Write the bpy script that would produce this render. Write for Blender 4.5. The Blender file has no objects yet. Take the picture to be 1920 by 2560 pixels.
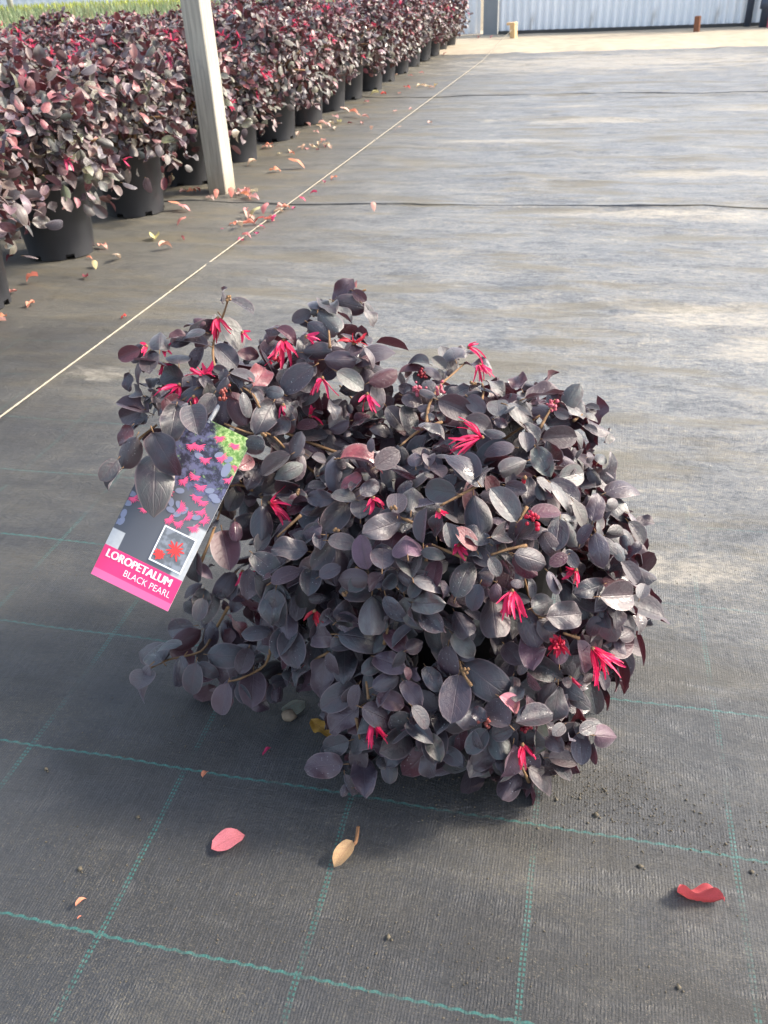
import bpy, math, random
import numpy as np
from mathutils import Vector, Matrix

R = random.Random(7)
N = np.random.default_rng(11)
U = 0.15                      # metres per square of the woven grid in the ground cover
scene = bpy.context.scene
COL = scene.collection

# ------------------------------------------------------------------ camera
F_PX, PITCH, YAW, ROLL = 2068.6, .5784, -.2469, -.0495
CAM = np.array([1.9766, -1.8389, 3.8234])          # in grid units
FW = np.array([math.sin(YAW) * math.cos(PITCH), math.cos(YAW) * math.cos(PITCH), -math.sin(PITCH)])
RT0 = np.array([math.cos(YAW), -math.sin(YAW), 0.0])
UP0 = np.cross(RT0, FW)
RT = RT0 * math.cos(ROLL) + UP0 * math.sin(ROLL)
UP = -RT0 * math.sin(ROLL) + UP0 * math.cos(ROLL)
cam_data = bpy.data.cameras.new('camera')
cam = bpy.data.objects.new('camera', cam_data)
COL.objects.link(cam)
m = Matrix(((RT[0], UP[0], -FW[0], CAM[0] * U), (RT[1], UP[1], -FW[1], CAM[1] * U),
            (RT[2], UP[2], -FW[2], CAM[2] * U), (0, 0, 0, 1)))
cam.matrix_world = m
cam_data.sensor_fit = 'HORIZONTAL'
cam_data.sensor_width = 36
cam_data.lens = F_PX / 1920 * 36
cam_data.clip_start = 0.02
cam_data.clip_end = 3000
cam_data.dof.use_dof = True
cam_data.dof.focus_distance = 4.75 * U
cam_data.dof.aperture_fstop = 30
scene.camera = cam
scene.render.resolution_x, scene.render.resolution_y = 768, 1024

# ------------------------------------------------------------------ sky, sun, exposure
SUN_EL, SUN_AZ = math.radians(38), math.radians(66)      # azimuth clockwise from +Y (away from the camera)
world = bpy.data.worlds.new('World')
scene.world = world
world.use_nodes = True
wn = world.node_tree
sky = wn.nodes.new('ShaderNodeTexSky')
sky.sky_type = 'NISHITA'
sky.sun_disc = False
sky.sun_elevation = SUN_EL
sky.sun_rotation = SUN_AZ
sky.air_density = 1.0
sky.dust_density = 3.0
sky.ozone_density = 1.0
hsv = wn.nodes.new('ShaderNodeHueSaturation')          # thin high haze: a whiter sky
hsv.inputs['Saturation'].default_value = .70
wn.links.new(sky.outputs[0], hsv.inputs['Color'])
wn.links.new(hsv.outputs[0], wn.nodes['Background'].inputs[0])
wn.nodes['Background'].inputs[1].default_value = 0.15
sun_d = bpy.data.lights.new('sun', 'SUN')
sun_d.energy = 2.3
sun_d.angle = math.radians(9)
sun_d.color = (1.0, .90, .75)
sun = bpy.data.objects.new('sun', sun_d)
COL.objects.link(sun)
SV = Vector((math.sin(SUN_AZ) * math.cos(SUN_EL), math.cos(SUN_AZ) * math.cos(SUN_EL), math.sin(SUN_EL)))
sun.rotation_euler = SV.to_track_quat('Z', 'Y').to_euler()
scene.view_settings.view_transform = 'Standard'
scene.view_settings.look = 'None'
scene.view_settings.gamma = 1
scene.view_settings.exposure = 1.66

# ------------------------------------------------------------------ helpers
def ray(u, v):
    return FW + RT * ((u - 960) / F_PX) + UP * ((1280 - v) / F_PX)

def at(u, v, depth):
    return CAM + ray(u, v) * depth

def ground_at(u, v, z=0.0):
    d = ray(u, v)
    return CAM + d * ((z - CAM[2]) / d[2])

def px(P):
    d = np.asarray(P, float) - CAM
    z = d @ FW
    return 960 + F_PX * (d @ RT) / z, 1280 - F_PX * (d @ UP) / z, z

def mesh(name, verts, faces, mat=None, smooth=True, uvs=None, cols=None, mats=None, midx=None):
    me = bpy.data.meshes.new(name)
    v = np.asarray(verts, np.float32) * U
    me.from_pydata(v.tolist(), [], [tuple(int(i) for i in f) for f in faces])
    for mm in (mats if mats else [mat]):
        if mm: me.materials.append(mm)
    if midx is not None: me.polygons.foreach_set('material_index', np.asarray(midx, np.int32))
    if smooth: me.polygons.foreach_set('use_smooth', np.ones(len(me.polygons), bool))
    if uvs is not None:
        li = np.zeros(len(me.loops), np.int32); me.loops.foreach_get('vertex_index', li)
        uv = me.uv_layers.new(name='UVMap')
        uv.data.foreach_set('uv', np.asarray(uvs, np.float32)[li].ravel())
    if cols is not None:
        ca = me.color_attributes.new('col', 'FLOAT_COLOR', 'POINT')
        c4 = np.ones((len(v), 4), np.float32); c4[:, :3] = cols
        ca.data.foreach_set('color', c4.ravel())
    me.update()
    return me

def fast_mesh(name, v, f, mat, uvs=None, cols=None, midx=None, mats=None):
    """big quad meshes straight from arrays (f: n x 4)"""
    me = bpy.data.meshes.new(name)
    v = np.ascontiguousarray(np.asarray(v, np.float32) * U); f = np.asarray(f, np.int32)
    me.vertices.add(len(v)); me.vertices.foreach_set('co', v.ravel())
    k = f.shape[1]
    me.loops.add(f.size); me.loops.foreach_set('vertex_index', f.ravel())
    me.polygons.add(len(f)); me.polygons.foreach_set('loop_start', np.arange(0, f.size, k, dtype=np.int32))
    me.update(calc_edges=True)
    for mm in (mats if mats else [mat]): me.materials.append(mm)
    if midx is not None: me.polygons.foreach_set('material_index', np.asarray(midx, np.int32))
    me.polygons.foreach_set('use_smooth', np.ones(len(f), bool))
    if uvs is not None:
        uv = me.uv_layers.new(name='UVMap')
        uv.data.foreach_set('uv', np.asarray(uvs, np.float32)[f.ravel()].ravel())
    if cols is not None:
        ca = me.color_attributes.new('col', 'FLOAT_COLOR', 'POINT')
        c4 = np.ones((len(v), 4), np.float32); c4[:, :3] = cols
        ca.data.foreach_set('color', c4.ravel())
    me.validate()
    return me

def link(name, me, parent=None, loc=None, label=None, cat=None, group=None, kind=None, rz=0.0):
    o = bpy.data.objects.new(name, me)
    COL.objects.link(o)
    if parent: o.parent = parent
    if loc is not None: o.location = Vector([float(a) * U for a in loc])
    if rz: o.rotation_euler = (0, 0, rz)
    if label: o['label'] = label
    if cat: o['category'] = cat
    if group: o['group'] = group
    if kind: o['kind'] = kind
    return o

def box(x0, x1, y0, y1, z0, z1, b=0.0):
    """bevelled box"""
    if b <= 0:
        v = [(x, y, z) for z in (z0, z1) for y in (y0, y1) for x in (x0, x1)]
        f = [(0, 2, 3, 1), (4, 5, 7, 6), (0, 1, 5, 4), (2, 6, 7, 3), (0, 4, 6, 2), (1, 3, 7, 5)]
        return v, f
    ring = []
    def rect(i, z):
        return [(x0 + i + b, y0 + i, z), (x1 - i - b, y0 + i, z), (x1 - i, y0 + i + b, z), (x1 - i, y1 - i - b, z),
                (x1 - i - b, y1 - i, z), (x0 + i + b, y1 - i, z), (x0 + i, y1 - i - b, z), (x0 + i, y0 + i + b, z)]
    v = rect(b, z0) + rect(0, z0 + b) + rect(0, z1 - b) + rect(b, z1)
    f = [tuple(range(7, -1, -1)), tuple(range(24, 32))]
    for k in range(3):
        for i in range(8):
            j = (i + 1) % 8
            f.append((k * 8 + i, k * 8 + j, k * 8 + 8 + j, k * 8 + 8 + i))
    return v, f

def tube(pts, rad, n=6):
    pts = [np.asarray(p, float) for p in pts]
    if not hasattr(rad, '__len__'): rad = [rad] * len(pts)
    v, f = [], []
    a = None
    for i, p in enumerate(pts):
        d = pts[min(i + 1, len(pts) - 1)] - pts[max(i - 1, 0)]
        d = d / (np.linalg.norm(d) + 1e-9)
        if a is None:
            a = np.cross(d, (0.3, 0.2, 1.0)); 
        a = a - d * (a @ d); a /= np.linalg.norm(a) + 1e-9
        b = np.cross(d, a)
        for k in range(n):
            t = 2 * math.pi * k / n
            v.append(p + rad[i] * (a * math.cos(t) + b * math.sin(t)))
    for i in range(len(pts) - 1):
        for k in range(n):
            j = (k + 1) % n
            f.append((i * n + k, i * n + j, i * n + n + j, i * n + n + k))
    f.append(tuple(range(n - 1, -1, -1))); f.append(tuple(range((len(pts) - 1) * n, len(pts) * n)))
    return v, f

def smooth_path(pts, k=5):
    pts = [np.asarray(p, float) for p in pts]
    out = []
    for i in range(len(pts) - 1):
        p0 = pts[max(i - 1, 0)]; p1 = pts[i]; p2 = pts[i + 1]; p3 = pts[min(i + 2, len(pts) - 1)]
        for s in np.linspace(0, 1, k, endpoint=False):
            out.append(.5 * (2 * p1 + (p2 - p0) * s + (2 * p0 - 5 * p1 + 4 * p2 - p3) * s * s + (3 * p1 - p0 - 3 * p2 + p3) * s ** 3))
    out.append(pts[-1])
    return out

def merge(parts):
    v, f = [], []
    for a, b in parts:
        o = len(v); v.extend(a); f.extend([tuple(i + o for i in q) for q in b])
    return v, f

_perm = N.random((256, 256))
def vnoise(x, y):
    x = np.asarray(x, float); y = np.asarray(y, float)
    xi = np.floor(x).astype(int); yi = np.floor(y).astype(int)
    fx = x - xi; fy = y - yi
    fx = fx * fx * (3 - 2 * fx); fy = fy * fy * (3 - 2 * fy)
    g = lambda a, b: _perm[a % 256, b % 256]
    return (g(xi, yi) * (1 - fx) + g(xi + 1, yi) * fx) * (1 - fy) + (g(xi, yi + 1) * (1 - fx) + g(xi + 1, yi + 1) * fx) * fy

# ------------------------------------------------------------------ materials
class NT:
    def __init__(s, name):
        s.m = bpy.data.materials.new(name); s.m.use_nodes = True
        s.t = s.m.node_tree; s.b = s.t.nodes['Principled BSDF']; s.out = s.t.nodes['Material Output']
    def n(s, kind, **k):
        o = s.t.nodes.new('ShaderNode' + kind)
        for a, b in k.items(): setattr(o, a, b)
        return o
    def l(s, a, b): s.t.links.new(a, b)
    def val(s, sock, v):
        if hasattr(v, 'is_linked'): s.l(v, sock)
        else: sock.default_value = v
    def math(s, op, a, b=0.0, c=0.0, clamp=False):
        o = s.n('Math', operation=op, use_clamp=clamp)
        for i, v in enumerate((a, b, c)): s.val(o.inputs[i], v)
        return o.outputs[0]
    def mix(s, f, a, b, mode='MIX'):
        o = s.n('MixRGB', blend_type=mode)
        for i, v in enumerate((f, a, b)):
            if i and isinstance(v, tuple): v = (*v[:3], 1)
            s.val(o.inputs[i], v)
        return o.outputs[0]
    def noise(s, vec, scale, detail=4, rough=.55, dist=0.0):
        o = s.n('TexNoise'); o.inputs['Scale'].default_value = scale; o.inputs['Detail'].default_value = detail
        o.inputs['Roughness'].default_value = rough; o.inputs['Distortion'].default_value = dist
        if vec is not None: s.l(vec, o.inputs['Vector'])
        return o.outputs['Fac']
    def mapping(s, vec, scale=(1, 1, 1), loc=(0, 0, 0), rot=(0, 0, 0)):
        o = s.n('Mapping'); o.inputs['Scale'].default_value = scale; o.inputs['Location'].default_value = loc
        o.inputs['Rotation'].default_value = rot; s.l(vec, o.inputs['Vector']); return o.outputs[0]
    def ramp(s, f, a, b):
        o = s.n('MapRange', interpolation_type='SMOOTHSTEP'); s.val(o.inputs[0], f)
        o.inputs[1].default_value = a; o.inputs[2].default_value = b
        return o.outputs[0]
    def bump(s, h, strength=.3, dist=.001, normal=None):
        o = s.n('Bump'); o.inputs['Strength'].default_value = strength; o.inputs['Distance'].default_value = dist
        s.l(h, o.inputs['Height'])
        if normal is not None: s.l(normal, o.inputs['Normal'])
        return o.outputs[0]
    def set(s, **k):
        names = dict(color='Base Color', rough='Roughness', spec='Specular IOR Level', normal='Normal', metal='Metallic',
                     sheen='Sheen Weight', sheen_rough='Sheen Roughness', coat='Coat Weight', trans='Transmission Weight', sub='Subsurface Weight')
        for a, v in k.items():
            if isinstance(v, tuple): v = (*v[:3], 1)
            s.val(s.b.inputs[names[a]], v)

def plain(name, col, rough=.6, var=.25, scale=40, bump=.15, spec=.4):
    t = NT(name); oc = t.n('TexCoord').outputs['Object']
    n1 = t.noise(oc, scale); n2 = t.noise(oc, scale * 6)
    f = t.math('MULTIPLY_ADD', n1, 2 * var, 1 - var)
    c = t.mix(1.0, col, t.n('CombineColor').outputs[0], 'MULTIPLY')
    cc = t.n('CombineColor')
    for i in range(3): t.l(f, cc.inputs[i])
    c = t.mix(1.0, col, cc.outputs[0], 'MULTIPLY')
    t.set(color=c, rough=rough, spec=spec, normal=t.bump(n2, bump, .002))
    return t.m

def leaf_material(name, per_object):
    t = NT(name)
    if per_object:
        oi = t.n('ObjectInfo'); base = oi.outputs['Color']; rnd = oi.outputs['Random']
    else:
        a = t.n('Attribute', attribute_name='col'); base = a.outputs['Color']
        rnd = t.math('FRACT', t.math('MULTIPLY', a.outputs['Fac'], 917.0))
    uv = t.n('UVMap').outputs[0]
    sx = t.n('SeparateXYZ'); t.l(uv, sx.inputs[0])
    s, w = sx.outputs[0], sx.outputs[1]                    # along 0..1, across 0..1
    aw = t.math('MULTIPLY', t.math('ABSOLUTE', t.math('SUBTRACT', w, .5)), 2.0)
    off = t.n('CombineXYZ'); t.l(t.math('MULTIPLY', rnd, 37.0), off.inputs[0])
    uvr = t.n('VectorMath', operation='ADD'); t.l(uv, uvr.inputs[0]); t.l(off.outputs[0], uvr.inputs[1])
    uvr = uvr.outputs[0]
    # midrib and side veins
    mid = t.ramp(aw, .07, .0)
    ph = t.math('FRACT', t.math('ADD', t.math('MULTIPLY', s, 6.0), t.math('MULTIPLY', aw, -1.7)))
    vein = t.math('MULTIPLY', t.ramp(t.math('ABSOLUTE', t.math('SUBTRACT', ph, .5)), .09, .0), t.ramp(aw, .96, .55))
    veins = t.math('MAXIMUM', mid, t.math('MULTIPLY', vein, .45))
    blot = t.noise(uvr, 3.0, 3); fine = t.noise(uvr, 46.0, 3, .7)
    c = t.mix(t.ramp(blot, .35, .75), base, t.mix(.55, base, (.05, .018, .026)))
    c = t.mix(t.math('MULTIPLY', fine, .35), c, t.mix(.5, c, (.06, .057, .062)))
    c = t.mix(t.math('MULTIPLY', veins, .32), c, t.mix(.75, c, (.11, .085, .085)))
    edge = t.ramp(aw, .88, .98)
    c = t.mix(t.math('MULTIPLY', edge, .55), c, (.17, .12, .125))
    # white dried water marks
    vo = t.n('TexVoronoi', feature='F1'); vo.inputs['Scale'].default_value = 14.0; t.l(uvr, vo.inputs['Vector'])
    sep = t.n('SeparateColor'); t.l(vo.outputs['Color'], sep.inputs[0])
    spot = t.math('MULTIPLY', t.ramp(vo.outputs['Distance'], .22, .10), t.math('GREATER_THAN', sep.outputs[0], .80))
    spot = t.math('MULTIPLY', spot, t.ramp(t.math('FRACT', t.math('MULTIPLY', rnd, 7.3)), .45, .9))
    c = t.mix(t.math('MULTIPLY', spot, .75), c, (.55, .54, .55))
    # paler, redder underside
    geo = t.n('NewGeometry')
    under = t.mix(.45, base, (.095, .042, .050))
    c = t.mix(geo.outputs['Backfacing'], c, under)
    wet = t.math('MULTIPLY', t.ramp(t.noise(uvr, 2.2, 2), .50, .58), t.math('GREATER_THAN', t.math('FRACT', t.math('MULTIPLY', rnd, 13.7)), .78))
    rough = t.math('SUBTRACT', t.math('MULTIPLY_ADD', fine, .16, .38), t.math('MULTIPLY', wet, .30), clamp=True)
    h = t.math('ADD', t.math('MULTIPLY', veins, -.55), t.math('MULTIPLY', t.noise(uvr, 9.0, 3), .9))
    h = t.math('ADD', h, t.math('MULTIPLY', fine, .25))
    nb = t.bump(h, .42, .0012)
    t.set(color=c, rough=rough, spec=.62, normal=nb, sheen=.30, sheen_rough=.35)
    t.b.inputs['Sheen Tint'].default_value = (.8, .82, .9, 1)
    tr = t.n('BsdfTranslucent'); tr.inputs[0].default_value = (.20, .02, .035, 1)
    mx = t.n('MixShader'); mx.inputs[0].default_value = .06
    t.l(t.b.outputs[0], mx.inputs[1]); t.l(tr.outputs[0], mx.inputs[2]); t.l(mx.outputs[0], t.out.inputs[0])
    return t.m

def thin_material(name, per_object=True, rough=.5, tw=.3, vein=True):
    """petals and fallen leaves: colour from the object, light shines through a little"""
    t = NT(name)
    if per_object: base = t.n('ObjectInfo').outputs['Color']
    else: base = t.n('Attribute', attribute_name='col').outputs['Color']
    oc = t.n('TexCoord').outputs['Object']
    n1 = t.noise(oc, 180, 4)
    c = t.mix(t.ramp(n1, .3, .8), base, t.mix(.5, base, (.30, .05, .05)))
    su = t.n('SeparateXYZ'); t.l(t.n('UVMap').outputs[0], su.inputs[0])
    aw = t.math('MULTIPLY', t.math('ABSOLUTE', t.math('SUBTRACT', su.outputs[1], .5)), 2.0)
    ph = t.math('FRACT', t.math('ADD', t.math('MULTIPLY', su.outputs[0], 5.0), t.math('MULTIPLY', aw, -1.5)))
    vn = t.math('MAXIMUM', t.ramp(aw, .08, .0), t.math('MULTIPLY', t.ramp(t.math('ABSOLUTE', t.math('SUBTRACT', ph, .5)), .10, .0), .5)) if vein else 0.0
    c = t.mix(t.math('MULTIPLY', vn, .45), c, t.mix(.6, c, (.25, .06, .05)))
    c = t.mix(t.math('MULTIPLY', t.ramp(t.noise(oc, 90, 5, .7), .58, .72), .45), c, (.22, .09, .05))
    t.set(color=c, rough=rough, spec=.35, normal=t.bump(t.noise(oc, 420, 2), .3, .001))
    tr = t.n('BsdfTranslucent'); t.l(c, tr.inputs[0])
    mx = t.n('MixShader'); mx.inputs[0].default_value = tw
    t.l(t.b.outputs[0], mx.inputs[1]); t.l(tr.outputs[0], mx.inputs[2]); t.l(mx.outputs[0], t.out.inputs[0])
    return t.m

def mat_fabric():
    t = NT('woven_ground_cover')
    oc = t.n('TexCoord').outputs['Object']
    g = t.mapping(oc, (1 / U,) * 3)                        # grid units
    sx = t.n('SeparateXYZ'); t.l(g, sx.inputs[0]); x, y = sx.outputs[0], sx.outputs[1]
    # slight waviness of the threads
    wob = t.math('MULTIPLY', t.math('SUBTRACT', t.noise(g, .9, 3), .5), .05)
    xw = t.math('ADD', x, wob); yw = t.math('ADD', y, t.math('MULTIPLY', t.math('SUBTRACT', t.noise(t.mapping(g, loc=(9, 4, 0)), .9, 3), .5), .05))
    # weave: flat tapes over and under
    PX_, PY_ = .0150, .0200
    cx = t.math('FRACT', t.math('DIVIDE', xw, PX_)); cy = t.math('FRACT', t.math('DIVIDE', yw, PY_))
    ix = t.math('FLOOR', t.math('DIVIDE', xw, PX_)); iy = t.math('FLOOR', t.math('DIVIDE', yw, PY_))
    par = t.math('MODULO', t.math('ABSOLUTE', t.math('ADD', ix, iy)), 2.0)
    bx = t.math('SINE', t.math('MULTIPLY', cx, math.pi)); by = t.math('SINE', t.math('MULTIPLY', cy, math.pi))
    weave = t.math('ADD', t.math('MULTIPLY', t.math('POWER', bx, .6), t.math('MULTIPLY_ADD', par, .45, .55)), t.math('MULTIPLY', t.math('MULTIPLY', by, t.math('SUBTRACT', 1.0, par)), .35))
    wv = t.n('CombineXYZ'); t.l(ix, wv.inputs[0]); t.l(t.math('FLOOR', t.math('MULTIPLY', y, 7.0)), wv.inputs[1]); wn_ = t.n('TexWhiteNoise'); t.l(wv.outputs[0], wn_.inputs['Vector'])
    wv2 = t.n('CombineXYZ'); t.l(ix, wv2.inputs[0]); t.l(iy, wv2.inputs[1]); wn2 = t.n('TexWhiteNoise'); t.l(wv2.outputs[0], wn2.inputs['Vector'])
    weave = t.math('MULTIPLY', weave, t.math('ADD', t.math('MULTIPLY_ADD', wn_.outputs['Value'], .55, .30), t.math('MULTIPLY', wn2.outputs['Value'], .45)))
    # dirt: silt in streaks along the wrinkles, patches
    st = t.noise(t.mapping(g, (.33, 1.7, 1)), .9, 6, .62, .4)
    pa = t.noise(t.mapping(g, (.8, 1.1, 1), loc=(3, 8, 0)), .55, 5, .6)
    fine = t.noise(g, 38, 4, .75)
    grain = t.noise(g, 150, 2, .8)
    far = t.ramp(y, 1.0, 16.0)
    dirt = t.math('ADD', t.math('MULTIPLY', st, .62), t.math('MULTIPLY', pa, .55))
    dirt = t.math('ADD', dirt, t.math('MULTIPLY', t.math('SUBTRACT', fine, .5), .55))
    dirt = t.math('ADD', dirt, t.math('MULTIPLY', far, .06))
    dmask = t.ramp(t.math('ADD', dirt, t.math('MULTIPLY', t.math('SUBTRACT', grain, .5), .9)), .60, .90)
    base = t.mix(weave, (.013, .0135, .0145), (.046, .047, .050))
    base = t.mix(t.math('MULTIPLY', t.ramp(t.noise(g, .8, 3), .35, .7), .5), base, (.022, .027, .036))
    damp = t.math('MULTIPLY', t.ramp(t.noise(t.mapping(g, (.7, 1.2, 1), loc=(15, 6, 0)), 1.0, 4), .52, .64), .6)
    base = t.mix(damp, base, (.014, .0145, .016))
    # teal marker threads
    def lines(coord, along, ladder):
        d = t.math('ABSOLUTE', t.math('SUBTRACT', coord, t.math('ROUND', coord)))
        if ladder:
            l1 = t.ramp(t.math('ABSOLUTE', t.math('SUBTRACT', d, .009)), .0068, .0042)
            da = t.math('FRACT', t.math('DIVIDE', along, .024))
            dash = t.ramp(t.math('ABSOLUTE', t.math('SUBTRACT', da, .5)), .36, .22)
            k = t.math('MULTIPLY', l1, dash)
        else:
            dd = t.math('ABSOLUTE', t.math('SUBTRACT', t.math('SUBTRACT', coord, t.math('ROUND', coord)), t.math('MULTIPLY', t.math('SINE', t.math('MULTIPLY', along, 2 * math.pi / .075)), .0035)))
            k = t.math('MULTIPLY', t.ramp(dd, .0085, .0050), t.math('MULTIPLY_ADD', t.math('SINE', t.math('MULTIPLY', along, 2 * math.pi / .075)), .22, .78))
        return k
    lx = t.math('MULTIPLY', lines(xw, yw, True), t.math('MULTIPLY', t.ramp(t.noise(t.mapping(g, loc=(1, 2, 0)), 1.6, 5, .65), .36, .57), t.ramp(fine, .32, .50)))
    ly = t.math('MULTIPLY', lines(yw, xw, False), t.math('MULTIPLY', t.ramp(t.noise(t.mapping(g, loc=(5, 7, 0)), 1.6, 5, .65), .31, .50), t.ramp(fine, .26, .42)))
    grn = t.math('MULTIPLY', t.math('MAXIMUM', lx, ly), t.math('MULTIPLY', t.ramp(dirt, .98, .66), t.ramp(t.math('ADD', y, t.math('MULTIPLY', pa, 4.0)), 11.0, 4.0)))
    base = t.mix(t.math('MULTIPLY', grn, .66), base, (.022, .165, .145))
    tan = t.mix(t.noise(g, 3.0, 3), (.075, .070, .058), (.140, .128, .100))
    base = t.mix(t.math('MULTIPLY', dmask, .60), base, tan)
    na = t.noise(t.mapping(g, (.75, 1.7, 1), loc=(7, 2, 0)), 1.1, 9, .76, 1.2)
    nb_ = t.noise(t.mapping(g, (.75, 2.0, 1), loc=(1, 5, 0)), 3.2, 8, .80, 1.2)
    tone = t.math('ADD', t.math('ADD', t.math('MULTIPLY', na, .55), t.math('MULTIPLY', nb_, .45)), t.math('MULTIPLY', t.math('SUBTRACT', t.noise(t.mapping(g, (.8, 1.3, 1)), 17, 6, .85), .5), .75))
    cr_ = t.n('ValToRGB'); t.l(tone, cr_.inputs[0]); e = cr_.color_ramp.elements
    e[0].position = .36; e[0].color = (.050, .055, .060, 1); e[1].position = .67; e[1].color = (.34, .31, .245, 1)
    for p_, c_ in ((.44, (.105, .112, .120, 1)), (.51, (.170, .175, .176, 1)), (.58, (.215, .207, .185, 1))):
        q_ = e.new(p_); q_.color = c_
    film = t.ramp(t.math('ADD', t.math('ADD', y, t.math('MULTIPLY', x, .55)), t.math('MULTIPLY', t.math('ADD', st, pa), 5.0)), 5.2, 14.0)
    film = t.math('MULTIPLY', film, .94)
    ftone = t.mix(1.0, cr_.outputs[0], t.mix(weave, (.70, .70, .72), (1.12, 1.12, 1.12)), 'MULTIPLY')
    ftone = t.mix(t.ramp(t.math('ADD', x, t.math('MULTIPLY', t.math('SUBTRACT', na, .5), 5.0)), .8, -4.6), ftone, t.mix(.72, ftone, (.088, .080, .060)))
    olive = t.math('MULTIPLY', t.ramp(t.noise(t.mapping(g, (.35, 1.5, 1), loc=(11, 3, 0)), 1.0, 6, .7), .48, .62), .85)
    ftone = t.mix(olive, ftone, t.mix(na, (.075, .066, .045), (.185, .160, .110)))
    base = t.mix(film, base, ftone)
    # crumbs of soil
    cr = t.math('MULTIPLY', t.ramp(grain, .58, .68), t.ramp(t.math('ADD', pa, t.math('MULTIPLY', t.math('SUBTRACT', fine, .5), .8)), .44, .60))
    base = t.mix(t.math('MULTIPLY', cr, .7), base, (.16, .14, .10))
    # pale dried silt: long dusty streaks further back
    wx = t.math('MULTIPLY', t.math('SUBTRACT', t.noise(t.mapping(g, (.5, 1.2, 1), loc=(2, 1.3, 0)), 1.1, 8, .72), .5), 1.0)
    wx = t.math('ADD', wx, t.math('MULTIPLY', t.math('SUBTRACT', t.noise(t.mapping(g, (1, 2.2, 1)), 5.0, 6, .75), .5), .55))
    pale = 0.0
    for (sx_, sy_, rx_, ry_, k_) in ((3.6, 8.75, 1.75, .55, .95), (4.4, 7.9, .9, .5, .9), (2.95, 3.38, .55, .32, .75), (3.6, 13.95, 2.2, .42, .95), (-3.35, 6.1, .6, .22, .55), (-.3, 21.2, 1.7, .5, .8), (4.2, 17.3, 2.2, .45, .9), (2.2, 24.5, 2.6, .5, .8),
                                  (3.0, 41.0, 9.0, 4.6, .9), (7.0, 26.5, 2.0, .6, .7), (5.2, 5.1, .8, .3, .6), (1.2, 27.2, 1.2, .4, .7)):
        dx_ = t.math('DIVIDE', t.math('SUBTRACT', x, sx_), rx_); dy_ = t.math('DIVIDE', t.math('SUBTRACT', y, sy_), ry_)
        rr_ = t.math('SQRT', t.math('ADD', t.math('MULTIPLY', dx_, dx_), t.math('MULTIPLY', dy_, dy_)))
        pale = t.math('MAXIMUM', pale, t.math('MULTIPLY', t.ramp(t.math('ADD', rr_, t.math('MULTIPLY', wx, 4.2)), 1.15, .25), k_))
    pale = t.math('MULTIPLY', pale, t.math('MULTIPLY_ADD', t.ramp(t.noise(t.mapping(g, (.8, 1.6, 1)), 9.0, 6, .8), .34, .62), .75, .15), clamp=True)
    base = t.mix(pale, base, t.mix(fine, (.28, .255, .21), (.44, .40, .33)))
    rough = t.math('MULTIPLY_ADD', dmask, .22, t.math('MULTIPLY_ADD', fine, .16, .34))
    rough = t.math('ADD', rough, t.math('MULTIPLY', pale, .25), clamp=True)
    hh = t.math('ADD', t.math('MULTIPLY', weave, 1.0), t.math('ADD', t.math('MULTIPLY', fine, .6), t.math('MULTIPLY', grain, .5)))
    nb = t.bump(nb_, .55, .010)
    nb = t.bump(hh, .42, .0010, nb)
    t.set(color=base, rough=rough, spec=.42, normal=nb)
    return t.m

M_LEAF = leaf_material('leaf', True)
M_MASS = leaf_material('leaf_mass', False)
M_TWIG = plain('twig_bark', (.20, .115, .055), .75, .4, 300, .4)
M_PETAL = thin_material('petal', True, .45, .35, False)
M_PETAL_MASS = thin_material('petal_mass', False, .45, .35, False)
M_DRY = thin_material('fallen_leaf', True, .55, .25)
M_FAB = mat_fabric()
M_SOIL = plain('potting_soil', (.03, .022, .016), .9, .5, 120, .8)
M_POT = plain('pot_plastic', (.018, .019, .023), .42, .3, 14, .08, .5)
M_WOOD = plain('grey_timber', (.40, .385, .34), .8, .22, 20, .3)
M_PEG = plain('pine_peg', (.70, .47, .24), .7, .2, 30, .2)
M_RUST = plain('old_peg', (.20, .085, .045), .8, .4, 40, .3)
M_STRING = plain('jute_twine', (.30, .265, .205), .85, .3, 200, .4)
M_CONC = plain('dark_footing', (.06, .06, .058), .85, .3, 10, .3)
M_SAND = plain('pale_sand', (.34, .29, .215), .9, .35, 9, .6)
M_DIRT = plain('bare_earth', (.22, .18, .12), .95, .3, 3, .5)
M_PIPE = plain('blue_grey_pipe', (.045, .058, .085), .4, .2, 20, .05)
M_PINKP = plain('pink_paint', (.6, .12, .16), .5, .2, 30, .05)

def steel():
    t = NT('painted_steel'); oc = t.n('TexCoord').outputs['Object']
    n = t.noise(t.mapping(oc, (6, 6, .8)), 2.0, 4)
    c = t.mix(t.ramp(n, .3, .8), (.80, .83, .85), (.70, .74, .77))
    z = t.n('SeparateXYZ'); t.l(oc, z.inputs[0])
    low = t.math('MULTIPLY', t.ramp(z.outputs[2], .22, .04), t.ramp(t.noise(t.mapping(oc, (1, 1, .3)), 5, 4), .60, .80))
    c = t.mix(low, c, (.16, .12, .07))
    t.set(color=c, rough=.42, spec=.4)
    return t.m
M_STEEL = steel()
M_STEELD = plain('grey_steel', (.20, .22, .235), .5, .15, 4, .05)

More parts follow.
